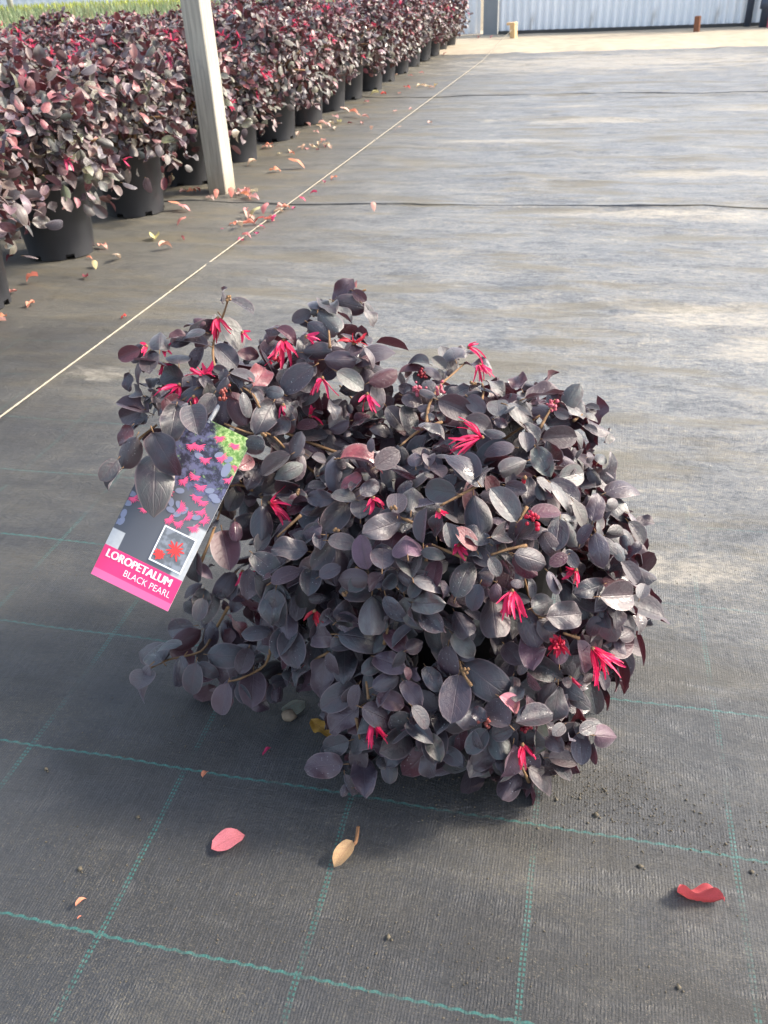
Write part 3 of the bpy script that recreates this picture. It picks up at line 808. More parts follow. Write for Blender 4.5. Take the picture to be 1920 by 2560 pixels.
# the mass of smaller leaves behind them and round the back
items = []
for base, ax, nn, L, W in HERO_PTS:                       # the partner leaves on the same shoots
    for k in range(2 if R.random() < .5 else 1):
        sd = np.cross(nn, ax); vw = unit(base - CAM)
        p = base + vw * (.035 + .05 * R.random()) + sd * .09 * R.uniform(-1, 1) + ax * .05 * R.uniform(-1, 1)
        p[2] = max(p[2], .10)
        pu, pv, _ = px(p)
        if 200 < pu < 640 and 1000 < pv < 1540 and pv > 1010 + (pu - 330) * .3 and pu < 640 - (pv - 1060) * .42: continue   # nothing hangs over the tag
        a2 = unit(ax * R.uniform(-.4, 1) + sd * R.uniform(-1.2, 1.2) + .25 * N.normal(size=3))
        q = R.choice([.45, .7, .85, 1.0])
        if p[2] + a2[2] * L * q < .05: a2 = unit(a2 * np.array([1, 1, 0]) + (0, 0, .1))
        items.append((p, a2, unit(nn + .45 * N.normal(size=3)), max(.06, L * q), max(.045, W * q * .95), tint(PAL[R.choice([0, 0, 0, 1, 1, 3, 2 if q < .5 else 0])]), R.choice([0, 1, 2, 3, 4, 6, 7])))
def inside(p, skip, k=.93):
    return any(i != skip and (((p - c) / r) ** 2).sum() < k * k for i, (c, r) in enumerate(ELL))
cnt = [420, 120, 95, 260, 220, 170, 170, 18]
for e, (c, r) in enumerate(ELL):
    made = 0; tries = 0
    while made < cnt[e] and tries < 6000:
        tries += 1
        d = unit(N.normal(size=3))
        p0 = c + d * r
        toward = d @ unit(CAM - c)
        k = .55 + .27 * R.random() if toward > -.15 else .85 + .2 * R.random()
        if e == 7: k *= .8
        p = c + d * r * k
        if p[2] < .12 or inside(p, e, .80): continue
        if np.linalg.norm(p[:2] - POT_C[:2]) < .70 and p[2] < 1.20: continue
        nrm = unit(d / r + np.array([0, 0, .9]) + .5 * N.normal(size=3))
        out = np.array([d[0], d[1], d[2] * .4 - .5]) + .8 * N.normal(size=3)
        L = .13 + .10 * R.random()
        c_ = PAL[R.choice([0, 0, 0, 1, 1, 2, 3])]
        items.append((p, unit(out), nrm, L, L * (.6 + .14 * R.random()), tint(c_), R.choice([0, 1, 2, 3, 4, 6, 7])))
        made += 1
for c, r, nn_ in (((.95, 2.35, 1.25), (.75, .55, .35), 260), ((1.5, 2.3, 1.35), (.7, .5, .22), 160), ((.8, 2.0, .9), (.45, .45, .45), 110), ((.45, 1.75, .35), (.45, .3, .22), 26)):
    for i in range(nn_):
        d = unit(N.normal(size=3)); p = np.array(c) + d * np.array(r) * (.5 + .5 * R.random())
        if np.linalg.norm(p[:2] - POT_C[:2]) < .70 and p[2] < 1.16: continue
        L = .12 + .10 * R.random()
        items.append((p, unit(np.array([d[0], d[1], -.3]) + .7 * N.normal(size=3)), unit(np.array([0, -.2, 1.0]) + .6 * N.normal(size=3)), L, L * .66, tint(PAL[R.choice([0, 0, 1, 2])]), R.choice([0, 1, 2, 3, 4, 6, 7])))
link('foliage', leaf_mass('foliage', items, MID), shrub, -POT_C, kind='stuff')

# twigs that show between the leaves, then the hidden framework down to the soil
TW = {'A': [[(1130,160),(1085,300),(1010,500),(1020,720),(1150,860)],[(540,1200),(400,1310),(350,1390)],[(720,1020),(790,970),(900,880)],[(1250,890),(1340,960),(1390,1060)]],
 'E': [[(200,-70),(420,10),(580,20),(750,180),(880,280),(990,370)],[(1020,190),(1000,370)],[(250,450),(340,440),(470,510),(580,590)],[(200,560),(100,850),(0,1100)],[(1060,850),(980,980)],[(640,870),(760,760),(840,690)]],
 'F': [[(830,280),(1000,190),(1180,90)],[(760,600),(900,660),(1050,720)],[(1460,460),(1550,290)],[(1240,690),(1400,640),(1550,610)],[(130,790),(220,850),(330,970)],[(480,370),(560,400),(640,440)],[(720,610),(715,740)]],
 'C': [[(540,290),(440,380),(330,480),(240,640),(220,790)],[(700,510),(680,590),(650,680)],[(1290,600),(1160,830)],[(0,980),(160,850),(350,780)],[(680,460),(700,520)],[(1530,700),(1440,770)]],
 'I': [[(290,450),(330,560),(390,650)],[(830,60),(950,170)],[(1080,250),(1200,290)],[(740,1200),(820,1370)]], 'H': [[(400,700),(490,640),(580,600)],[(880,840),(900,990)],[(1060,400),(1030,530)]],
 'L': [[(180,640),(290,590),(480,540),(560,420),(640,280)],[(640,720),(720,700),(860,620),(900,480)],[(1420,1060),(1400,940)]], 'B': [[(640,150),(560,220),(440,300)],[(880,80),(800,110)],[(570,420),(580,560)]]}
for key, paths in TW.items():
    ox, oy, sc = CROPS[key]
    for pth in paths:
        P = []
        for (a_, b_) in pth:
            u, v = ox + a_ * sc, oy + b_ * sc
            t, _ = surface(u, v); t -= .03
            d = ray(u, v); t = min(t, (CAM[2] - .10) / -d[2])
            P.append(at(u, v, t))
        P = smooth_path(P, 4)
        r_ = np.linspace(.0055, .0095, len(P)) * (1 + .15 * np.sin(np.arange(len(P)) * 2.1))
        v_, f_ = tube([p - POT_C for p in P], r_, 6)
        link('stem', mesh('stem', v_, f_, M_TWIG), shrub)
for i in range(15):
    c, r = ELL[(0, 0, 1, 2, 3, 4, 4, 5, 5, 6, 0, 3, 4, 6, 5)[i]]
    d = unit(N.normal(size=3)); tip = c + d * r * .82
    tip[2] = max(tip[2], .2)
    st = POT_C + np.array([.25 * (R.random() - .5), .25 * (R.random() - .5), 1.05])
    out = (tip - st); mid = st + out * .5 + np.array([0, 0, .05 + .1 * R.random()])
    if tip[2] < .8: mid = st + out * np.array([.62, .62, 0]) + np.array([0, 0, .25])
    P = smooth_path([st, st + (mid - st) * .5 + np.array([0, 0, .08]), mid, tip], 5)
    v_, f_ = tube([p - POT_C for p in P], np.linspace(.016, .006, len(P)), 6)
    link('stem', mesh('stem', v_, f_, M_TWIG), shrub)

# flowers: bunches of strap petals
def flower_mesh(axis, n, L, spread, seed, wdt=.012):
    rr = random.Random(seed); v, f = [], []
    axis = unit(np.asarray(axis, float))
    a = unit(np.cross(axis, (0.2, .3, 1))); b = np.cross(axis, a)
    for k in range(n):
        th = rr.random() * 6.283; sp = spread * (.5 + 1.3 * rr.random())
        d = unit(axis + sp * (a * math.cos(th) + b * math.sin(th)))
        l = L * (.7 + .5 * rr.random()); w = wdt * (.8 + .5 * rr.random())
        side = unit(np.cross(d, (rr.random() - .5, rr.random() - .5, 1)))
        up = np.cross(side, d); o = len(v); ns = 6
        bend = 1.1 * (rr.random() - .4); tw = 2.6 * (rr.random() - .5)
        for i in range(ns + 1):
            s = i / ns
            p = d * l * s + side * .05 * l * math.sin(5 * s + th) - up * bend * l * s * s - np.array([0, 0, .18 * l * s * s])
            sd = side * math.cos(tw * s) + up * math.sin(tw * s)
            ww = w * (.55 + .6 * math.sin(math.pi * min(1, s * .8 + .15)))
            if i == ns: ww *= .6
            v += [p - sd * ww + up * .002, p - up * .003, p + sd * ww + up * .002]
        for i in range(ns):
            k0 = o + i * 3
            f += [(k0, k0 + 3, k0 + 4, k0 + 1), (k0 + 1, k0 + 4, k0 + 5, k0 + 2)]
    return v, f
def blob(c, r, seed):
    rr = random.Random(seed); v, f = [], []
    for i in range(5):
        ph = math.pi * i / 4
        for j in range(6):
            a = 2 * math.pi * j / 6; q = r * (.85 + .3 * rr.random())
            v.append((c[0] + q * math.sin(ph) * math.cos(a), c[1] + q * math.sin(ph) * math.sin(a), c[2] + q * math.cos(ph)))
    for i in range(4):
        for j in range(6):
            k = (j + 1) % 6; f.append((i * 6 + j, i * 6 + 6 + j, i * 6 + 6 + k, i * 6 + k))
    return v, f
# u, v, image direction of the petals, petal length px, count, spread
FL = [(545,795,-.1,1,52,10,.30),(448,962,-.8,.8,56,9,.45),(508,940,-.1,-.6,48,12,.9),(484,992,-.2,.9,34,5,.5),(408,872,.3,-.1,24,5,.9),(366,866,-.6,.1,20,4,.9),(606,832,.4,.2,26,5,.7),(408,910,.2,.6,24,5,.8),
(709,850,.25,1,72,10,.25),(884,858,.1,-1,44,10,.9),(765,842,.8,.2,40,6,.35),(806,945,-.1,1,52,6,.5),(918,985,-.2,1,44,7,.5),(708,1012,.1,1,30,3,.2),(1172,868,1,-.2,56,6,.75),
(1200,912,.3,1,48,9,.6),(1205,1093,-1,-.25,92,11,.33),(680,1258,.9,-.2,70,13,1.1),(934,1245,.3,.5,36,7,.9),(606,1428,.3,.8,36,6,.9),(1097,1277,.4,.5,22,5,.8),(1280,1478,-.1,1,72,17,.42),(1482,1622,.65,.75,82,17,.38),
(1425,1695,.7,.8,42,4,.2),(1440,1426,-.7,.6,36,9,.8),(786,1528,-.2,.6,34,8,.9),(752,1674,1,-.3,44,2,.1),(972,1640,-.5,1,40,2,.1),(935,1808,.1,1,54,11,.42),(1306,1862,.2,1,58,8,.5),(1145,1361,.1,.7,34,8,.7),(1312,1194,-.1,1,22,2,.2),
(776,1040,.6,-.3,30,4,.6),(1330,1290,-.3,-.5,16,5,.8)]
for i, (u, v, dx, dy, L, cnt_, sp) in enumerate(FL):
    t, nrm = surface(u, v); t -= .06 if L < 60 else .10
    d = ray(u, v); t = min(t, (CAM[2] - .14) / -d[2])
    ax = unit(RT * dx - UP * dy + .25 * unit(-d))
    ff_ = flower_mesh(ax, int(cnt_ * 1.25), L * .9 * t / F_PX, sp * 1.1 + .30, 100 + i, .0076)
    o = link('flower', mesh('flower', *ff_, M_PETAL), shrub, at(u, v, t) - POT_C)
    o.color = (*tint((.70, .022, .120), .15), 1)
    if i in (31, 25, 26, 9): o.color = (.42, .012, .035, 1)
    cv, cf = blob((0, 0, 0), .012, i)
    link('calyx', mesh('calyx', cv, cf, M_TWIG), o)
BUD = [(688,899,1),(1045,976,5),(1102,973,5),(1054,935,2),(1383,1016,5),(1396,1612,1),(1315,1818,2),(1218,1806,6),(560,985,6),(1330,1300,1)]
for i, (u, v, c) in enumerate(BUD):
    t, _ = surface(u, v); t -= .11
    P = at(u, v, t)
    parts = [blob(N.normal(size=3) * .016, .007 + .006 * R.random(), 500 + i * 20 + k) for k in range(14)]
    if i == 5: parts.append(flower_mesh(unit(-ray(u, v)), 16, .06, 1.6, 77, .009))
    o = link('flower_bud', mesh('flower_bud', *merge(parts), M_PETAL), shrub, P - POT_C)
    o.color = {1: (.55, .015, .06, 1), 2: (.25, .012, .03, 1), 5: (.60, .16, .22, 1), 6: (.35, .10, .08, 1)}[c]
for (u, v) in ((840,1395-70),(745,1290-60),(1185,958),(1385,1005),(1167,1672),(862,1485),(655,1088),(570,748),(985,1268)):
    t, _ = surface(u, v); t -= .10
    parts = [blob(N.normal(size=3) * .008, .010, int(u) + k) for k in range(4)]
    link('twig_bud', mesh('twig_bud', *merge(parts), M_TWIG), shrub, at(u, v, t) - POT_C)

# ------------------------------------------------------------------ the tag
def flat(name, col, rough=.35):
    t = NT(name); t.set(color=col, rough=rough, spec=.5); return t.m
TAGW = None
BL = at(227.2, 1433.8, 4.60); BR = at(419.6, 1528.6, 4.58)
ex = BR - BL; TW_ = np.linalg.norm(ex); ex /= TW_
up_dir = at(600.9, 1087.9, 4.62) - BR
ey = unit(up_dir - ex * (up_dir @ ex)); TL = np.linalg.norm(up_dir)
ez = np.cross(ex, ey)
tag = bpy.data.objects.new('plant_tag', None); COL.objects.link(tag)
mt = Matrix.Identity(4)
for i in range(3):
    mt[i][0], mt[i][1], mt[i][2], mt[i][3] = ex[i], ey[i], ez[i], BL[i] * U
tag.matrix_world = mt
tag['label'] = 'pink and photo printed plant tag hanging at the left side of the foreground shrub'; tag['category'] = 'tag'
W_ = TW_
def bowed(x, y):                                   # the card bends very slightly
    return .022 * W_ * math.sin(math.pi * y / TL) 
def sheet(x0, x1, y0, y1, z, nx=2, ny=14):
    v = [(x0 + (x1 - x0) * i / nx, y0 + (y1 - y0) * j / ny, z + bowed(0, y0 + (y1 - y0) * j / ny)) for j in range(ny + 1) for i in range(nx + 1)]
    f = [(j * (nx + 1) + i, j * (nx + 1) + i + 1, (j + 1) * (nx + 1) + i + 1, (j + 1) * (nx + 1) + i) for j in range(ny) for i in range(nx)]
    return v, f
T1 = .0012
v_, f_ = sheet(0, W_, 0, TL, -.004); v2, f2 = sheet(0, W_, 0, TL, 0)
k = len(v_); nn = 3
cardv = v_ + v2; cardf = [tuple(reversed(q)) for q in f_] + [tuple(i + k for i in q) for q in f2]
for j in range(14):
    a, b = j * nn, (j + 1) * nn; cardf.append((a, a + k, b + k, b)); a += 2; b += 2; cardf.append((a, b, b + k, a + k))
cardf += [(0, 1, 1 + k, k), (1, 2, 2 + k, 1 + k)]; e = 14 * nn; cardf += [(e + 1, e, e + k, e + 1 + k), (e + 2, e + 1, e + 1 + k, e + 2 + k)]
link('card', mesh('card', cardv, cardf, flat('tag_white', (.75, .75, .76)), False), tag)
link('pale_pink_band', mesh('band', *sheet(0, W_, 0, .093 * W_, T1, 2, 3), flat('tag_pale_pink', (.86, .135, .315))), tag)
link('pink_band', mesh('band', *sheet(0, W_, .093 * W_, .385 * W_, T1, 2, 5), flat('tag_pink', (.80, .040, .180))), tag)
def picture():
    t = NT('tag_picture'); oc = t.n('TexCoord').outputs['Object']
    g = t.mapping(oc, (1 / (W_ * U),) * 3); s = t.n('SeparateXYZ'); t.l(g, s.inputs[0]); x, y = s.outputs[0], s.outputs[1]
    n1 = t.noise(g, 9, 4, .7); n2 = t.noise(t.mapping(g, loc=(4, 1, 0)), 22, 4, .7)
    pot = t.mix(t.ramp(x, .15, .95), (.085, .090, .105), (.14, .145, .16))
    stone = t.mix(n2, (.42, .43, .43), (.62, .62, .60))
    potm = t.math('MULTIPLY', t.math('MAXIMUM', t.ramp(x, .155, .165), t.ramp(y, .585, .60)), t.math('MAXIMUM', t.ramp(x, .86, .82), t.ramp(y, 1.0, 1.04)))
    c = t.mix(potm, stone, pot)
    fol = t.mix(t.ramp(n1, .42, .60), (.035, .033, .050), (.13, .13, .22))
    fol = t.mix(t.ramp(n2, .60, .70), fol, (.20, .30, .14))
    grn = t.mix(t.ramp(n2, .38, .66), (.12, .25, .05), (.50, .62, .25))
    c = t.mix(t.ramp(t.math('ADD', y, t.math('MULTIPLY', t.math('SUBTRACT', n1, .5), .5)), 1.32, 1.42), c, fol)
    corner = t.math('ADD', t.math('ADD', x, t.math('MULTIPLY', y, .9)), t.math('MULTIPLY', t.math('SUBTRACT', n1, .5), .5))
    c = t.mix(t.ramp(corner, 2.42, 2.56), c, grn)
    t.set(color=c, rough=.32, spec=.5); return t.m
link('printed_photo', mesh('photo', *sheet(0, W_, .385 * W_, TL, T1, 2, 14), picture()), tag)
def ab(p):      # region D pixel -> card coordinates
    d = np.array([p[0] - 30.0, p[1] - 1675.0]); e1 = np.array([.898, .442]); e2 = np.array([.38, -.925])
    s = np.linalg.solve(np.stack([e1, e2], 1), d) / 889
    return s * W_
def zat(y): return bowed(0, y)
# printed leaves
parts = []
for i, p in enumerate([(440,700),(400,830),(330,1040),(310,1120),(265,1120),(520,880),(670,880),(880,800),(800,920),(880,950),(800,1000),(870,1045),(1330,580),(1220,860),(1060,1080),(940,1010),(1180,800),(1250,900),(360,930),(460,640),(1050,430),(1250,420),(1350,470)]):
    a, b = ab(p); rx, ry = (.055 if i != 12 else .09) * W_, (.034 if i != 12 else .05) * W_; th = R.random() * 3
    o = [(a, b)] + [(a + rx * math.cos(q) * math.cos(th) - ry * math.sin(q) * math.sin(th), b + rx * math.cos(q) * math.sin(th) + ry * math.sin(q) * math.cos(th)) for q in np.linspace(0, 6.283, 13)[:-1]]
    o = [(min(max(x, .004), W_ - .004), min(y, TL - .004)) for x, y in o]
    parts.append(([(x, y, 2 * T1 + i * .00005 + zat(y)) for x, y in o], [(0, 1 + j, 1 + (j + 1) % 12) for j in range(12)]))
link('printed_leaves', mesh('printed_leaves', *merge(parts), flat('tag_lilac', (.22, .24, .33))), tag)
def burst(a, b, r, n, z, ang0=0, arc=6.283, w=.010):
    v, f = [], []
    for k in range(n):
        th = ang0 + arc * (k + .3 * R.random()) / n; l = r * (.7 + .4 * R.random())
        d = np.array([math.cos(th), math.sin(th)]); s = np.array([-d[1], d[0]]) * w * W_
        o = len(v)
        for q, ww in ((0, .5), (.6, 1.0), (1, .5)):
            for sg in (-1, 1):
                p = np.array([a, b]) + d * l * q + s * ww * sg
                p[0] = min(max(p[0], .003), W_ - .003); p[1] = min(p[1], TL - .003)
                v.append((p[0], p[1], z + zat(p[1]) + k * .00004))
        f += [(o, o + 2, o + 3, o + 1), (o + 2, o + 4, o + 5, o + 3)]
    return v, f
parts = []
for p in [(495,780),(750,830),(905,700),(1020,660),(1110,480),(1270,460),(1080,770),(1045,880),(530,1000),(630,960),(780,1110),(880,1150),(970,1080),(1100,1030),(1130,1120),(1035,1200),(1110,930),(1360,690),(1400,330),(1240,250),(1040,340),(410,890),(890,990),(1440,570),(960,330)]:
    a, b = ab(p); parts.append(burst(a, b + .02 * W_, .074 * W_, 12, 3.2 * T1, 2.9 + 1.6 * R.random(), 4.0, .0055))
link('printed_flowers', mesh('printed_flowers', *merge(parts), flat('tag_flower', (.90, .10, .24))), tag)
# inset picture with white frame
x0, x1, y0, y1 = .552 * W_, .932 * W_, .460 * W_, .866 * W_; fw_ = .018 * W_
def inset():
    t = NT('tag_inset'); oc = t.n('TexCoord').outputs['Object']; g = t.mapping(oc, (1 / (W_ * U),) * 3)
    n1 = t.noise(g, 11, 3)
    t.set(color=t.mix(t.ramp(n1, .40, .62), (.14, .15, .16), (.26, .28, .31)), rough=.32); return t.m
link('inset_photo', mesh('inset', *sheet(x0, x1, y0, y1, 4.6 * T1, 2, 4), inset()), tag)
fr = [sheet(x0, x1, y0 - fw_, y0, 5 * T1, 1, 1), sheet(x0, x1, y1, y1 + fw_, 5 * T1, 1, 1), sheet(x0 - fw_, x0, y0 - fw_, y1 + fw_, 5 * T1, 1, 4), sheet(x1, x1 + fw_, y0 - fw_, y1 + fw_, 5 * T1, 1, 4)]
link('inset_frame', mesh('inset_frame', *merge(fr), flat('tag_frame', (.85, .85, .86))), tag)
a, b = ab((872, 1425)); a2_, b2_ = ab((715, 1470))
fl = [burst(a, b, .125 * W_, 11, 6 * T1, 0, 6.283, .013), burst(a2_, b2_, .070 * W_, 13, 6.4 * T1, 0, 6.283, .012)]
link('inset_flower', mesh('inset_flower', *merge(fl), flat('tag_inset_flower', (.82, .055, .050))), tag)
# lettering
def lettering(body, width, x, y, z, bold, mat, name):
    cu = bpy.data.curves.new('lettering', 'FONT'); cu.body = body; cu.size = 1.0; cu.resolution_u = 3
    cu.offset = 0.0 if bold > 0 else bold
    ob = bpy.data.objects.new('lettering', cu); COL.objects.link(ob)
    bpy.context.view_layer.update()
    me = bpy.data.meshes.new_from_object(ob.evaluated_get(bpy.context.evaluated_depsgraph_get()))
    bpy.data.objects.remove(ob); bpy.data.curves.remove(cu)
    co = np.zeros(len(me.vertices) * 3); me.vertices.foreach_get('co', co); co = co.reshape(-1, 3)
    s = width / (co[:, 0].max() - co[:, 0].min())
    co[:, 0] = (co[:, 0] - co[:, 0].min()) * s + x; co[:, 1] = (co[:, 1] - max(0, 0)) * s * 1.12 + y; co[:, 2] = [z + zat(q) for q in co[:, 1]]
    fs = [tuple(p.vertices) for p in me.polygons]
    parts = []
    for k, dx in enumerate((-bold, bold, 0) if bold > 0 else (0,)):
        c2 = co.copy(); c2[:, 0] += dx * W_; c2[:, 2] += k * .0002
        parts.append((c2.tolist(), fs))
    bpy.data.meshes.remove(me)
    return link(name, mesh('lettering', *merge(parts), mat, False), tag)
M_WHITE = flat('tag_lettering', (.86, .86, .87))
lettering('LOROPETALUM', .825 * W_, .068 * W_, .262 * W_, 3 * T1, .0055, M_WHITE, 'lettering')
lettering('BLACK PEARL', .595 * W_, .350 * W_, .140 * W_, 3 * T1, -.008, M_WHITE, 'lettering')
v_, f_ = tube([(W_ * .45, TL - .02, -.006), (W_ * .45, TL + .12, -.05), (W_ * .6, TL + .2, -.16), (W_ * .8, TL + .12, -.3)], .014, 6)
link('strap', mesh('strap', v_, f_, flat('tag_strap', (.6, .6, .6))), tag)

# ------------------------------------------------------------------ potted shrubs in the nursery bed behind
BG = [(.085, .075, .077), (.130, .098, .100), (.175, .130, .122), (.170, .148, .120), (.150, .080, .078), (.098, .098, .090), (.140, .128, .100)]
def bg_leaf(top):
    r = R.random()
    if r < .05 + .30 * top * top: return tint((.24, .070, .075), .35)
    if r > .86 + .12 * top: return tint((.125, .130, .075), .3)
    return tint(R.choice(BG), .35)
BGE = [(np.array((0, 0, 1.78)), np.array((1.10, 1.10, .80))), (np.array((.05, -.12, 1.30)), np.array((1.22, 1.18, .76))), (np.array((-.3, .3, 2.1)), np.array((.72, .72, .66))), (np.array((.40, -.3, 2.0)), np.array((.66, .62, .66)))]
def bg_items(seed, n, facing=None, lo=.45):
    rng = np.random.default_rng(seed); out = []
    ry = rng.random() * 6.28; cs, sn = math.cos(ry), math.sin(ry)
    while len(out) < n:
        c, r = BGE[rng.integers(4)]
        c = np.array([c[0] * cs - c[1] * sn, c[0] * sn + c[1] * cs, c[2]])
        d = unit(rng.normal(size=3))
        lump = .86 + .26 * vnoise(d[0] * 2.2 + seed * 3.1, d[1] * 2.2 + d[2] * 1.7 + 5)
        p = c + d * r * lump * (.74 + .30 * rng.random())
        if p[2] < lo or (p[2] < 1.15 and np.hypot(p[0], p[1]) < .72): continue
        if facing is not None and (d @ facing < .15 or p[2] < lo): continue
        nrm = unit(d * .9 + np.array([0, 0, .8]) + .6 * rng.normal(size=3))
        ax = unit(np.array([d[0], d[1], d[2] * .5 - .25]) + .75 * rng.normal(size=3))
        L = .15 + .10 * rng.random()
        top = np.clip((p[2] - 1.4) / 1.2, 0, 1)
        out.append((p, ax, nrm, L, L * (.56 + .14 * rng.random()), bg_leaf(top), int(rng.integers(8))))
    return out
def bg_flowers(seed, n):
    rng = np.random.default_rng(seed); parts = []; cols = []
    for i in range(n):
        c, r = BGE[rng.integers(4)]; d = unit(rng.normal(size=3)); d[2] = abs(d[2]) * .9 + .1
        p = c + unit(d) * r * 1.02
        v, f = flower_mesh(unit(d + (0, 0, -.2)), 7, .13 + .05 * rng.random(), .9, seed * 50 + i, .014)
        parts.append(([q + p for q in v], f)); cols += [tint((.60, .05, .13), .25)] * len(v)
    v, f = merge(parts)
    return mesh('flowers', v, f, M_PETAL_MASS, True, None, np.array(cols))
FAR_FOL = [leaf_mass('foliage', bg_items(20 + k, 1150)) for k in range(5)]
FAR_FLO = [bg_flowers(60 + k, 4 + 3 * k) for k in range(5)]
tw_parts = [tube(smooth_path([(0.1 * math.cos(a), .1 * math.sin(a), 1.0), (.35 * math.cos(a), .35 * math.sin(a), 1.6), (1.0 * math.cos(a + .3), 1.0 * math.sin(a + .3), 1.9 + .3 * math.sin(a * 3))], 4), np.linspace(.05, .02, 9), 5) for a in np.linspace(0, 6.28, 9)]
STEM_ME = mesh('stem', *merge(tw_parts), M_TWIG)

ORD = ['first', 'second', 'third', 'fourth', 'fifth', 'sixth', 'seventh', 'eighth', 'ninth', 'tenth', 'eleventh', 'twelfth', 'thirteenth', 'fourteenth', 'fifteenth', 'sixteenth', 'seventeenth']
def bg_shrub(x, y, near, label, k, group):
    z = mat_z(x, y) + .006
    o = bpy.data.objects.new('potted_shrub', None); COL.objects.link(o); o.location = Vector((x * U, y * U, z * U))
    o['label'] = label; o['category'] = 'shrub'; o['group'] = group
    link('pot', POT_ME, o, rz=.13 * k); link('soil', SOIL_ME, o); link('stem', STEM_ME, o, rz=k)
    if near:
        fac = unit(np.array([CAM[0] - x, CAM[1] - y, 1.5]))
        link('foliage', leaf_mass('foliage', bg_items(200 + k, 950)), o, kind='stuff')
        for (p, ax, nrm, L, W, c, var) in bg_items(400 + k, near, fac, .62):
            p = p + unit(p - np.array([0, 0, 1.5])) * .10
            leaf_object(o, p + np.array([x, y, z]), ax, nrm, L * 1.12, W * 1.12, c, var)
    else:
        f = link('foliage', FAR_FOL[k % 5], o, rz=1.3 * k, kind='stuff')
        s = .90 + .22 * R.random(); f.scale = (s, s, s * (.90 + .20 * R.random()))
    f2 = link('flowers', FAR_FLO[(k * 2 + 1) % 5], o, rz=.9 * k, kind='stuff')
    return o
kk = 0
ROWX = [-6.60, -9.55, -12.25, -14.95, -17.6]
for row, rx in enumerate(ROWX):
    for i in range(17):
        y = 8.05 + 2.74 * i + (.0 if row == 0 else .5 * (R.random() - .5)) + (1.3 if row % 2 else 0)
        x = rx + (.16 * (R.random() - .5))
        if row == 0 and i == 0: x, y = -6.5, 8.15
        u, v, d = px((x, y, 2.0))
        if u < -330 or u > 1300: continue
        if row >= 3 and px((x, y, 2.9))[1] > 330: continue
        near = 0
        if row == 0:
            near = (190, 220, 200, 150, 0)[min(i, 4)]
            if i == 0: lab = 'dark purple potted shrub cut off by the left edge, nearest of the front row'
            elif i == 1: lab = 'dark purple shrub in black pot, second from the near end of the front row'
            elif i == 2: lab = 'dark purple shrub whose black pot stands just left of the square post'
            elif i == 3: lab = 'dark purple shrub right behind the square post, its black pot in shade'
            else: lab = 'dark purple shrub, %s of the front row beyond the square post' % ORD[i - 4]
            gp = 'potted shrubs in the front row of the bed'
        else:
            if row == 1 and d < 18: near = 120
            lab = 'burgundy leaved shrub, %s from the near end in the %s row back' % (ORD[i], ORD[row])
            gp = 'potted shrubs in the rear rows of the bed'
        bg_shrub(x, y, near, lab, kk, gp)
        kk += 1

# ------------------------------------------------------------------ green crop, hedge and fence far behind
def green_mat(name):
    t = NT(name); a = t.n('Attribute', attribute_name='col').outputs['Color']
    t.set(color=a, rough=.55, spec=.3)
    tr = t.n('BsdfTranslucent'); t.l(a, tr.inputs[0]); mx = t.n('MixShader'); mx.inputs[0].default_value = .3
    t.l(t.b.outputs[0], mx.inputs[1]); t.l(tr.outputs[0], mx.inputs[2]); t.l(mx.outputs[0], t.out.inputs[0])
    return t.m
M_GREEN = green_mat('green_blades')
def blades(x0, x1, y0, y1, n, h0, h1, pal, w):
    rng = np.random.default_rng(5 + n)
    bx = x0 + (x1 - x0) * rng.random(n); by = y0 + (y1 - y0) * rng.random(n)
    h = h0 + (h1 - h0) * rng.random(n); th = rng.random(n) * 6.28; ln = .35 * rng.random(n) * h; ld = rng.random(n) * 6.28
    c = np.array(pal)[rng.integers(len(pal), size=n)] * (.7 + .6 * rng.random((n, 1)))
    V = np.zeros((n, 6, 3)); 
    for k, (s, ww) in enumerate(((0.0, .6), (.55, 1.0), (1.0, .12))):
        for j, sg in enumerate((-1, 1)):
            V[:, 2 * k + j, 0] = bx + np.cos(ld) * ln * s * s + np.cos(th) * w * ww * sg
            V[:, 2 * k + j, 1] = by + np.sin(ld) * ln * s * s + np.sin(th) * w * ww * sg
            V[:, 2 * k + j, 2] = h * s - .1
    o = np.arange(n)[:, None] * 6
    F = np.concatenate([o + [0, 1, 3, 2], o + [2, 3, 5, 4]]).reshape(-1, 4)
    return fast_mesh('blades', V.reshape(-1, 3), F, M_GREEN, None, np.repeat(c, 6, 0))
link('green_crop', blades(-62, -19.4, 16, 88, 26000, 1.5, 2.75, [(.17, .24, .11), (.24, .30, .16), (.13, .19, .09), (.30, .33, .20), (.22, .20, .10)], .07), label='pale green grassy nursery plants massed behind the purple shrubs', cat='crop', kind='stuff')
link('lime_hedge', blades(-120, -40, 92, 100, 9000, 1.5, 2.6, [(.42, .46, .06), (.50, .50, .10), (.35, .40, .06)], .13), label='bright yellow green hedge strip at the back of the nursery', cat='hedge', kind='stuff')
corrugated('boundary_wall', -150, -6.5, 112, -.2, 18, 1.2, .10, 'far pale wall behind the green nursery plants', M_STEEL)
for u in (28, 700):
    gx = ground_at(u, 60)
    v_, f_ = tube([(0, 0, -.2), (0, 0, 6), (0, 0, 18)], .32, 10)
    gg = CAM + ray(u, 20) * 92 / 1.0
    link('shade_pole', mesh('shade_pole', v_, f_, M_WOOD), loc=(gg[0], gg[1], 0), label='pale upright pole at the far left behind the green plants' if u < 100 else 'pale upright pole standing far behind the burgundy shrubs', cat='pole')

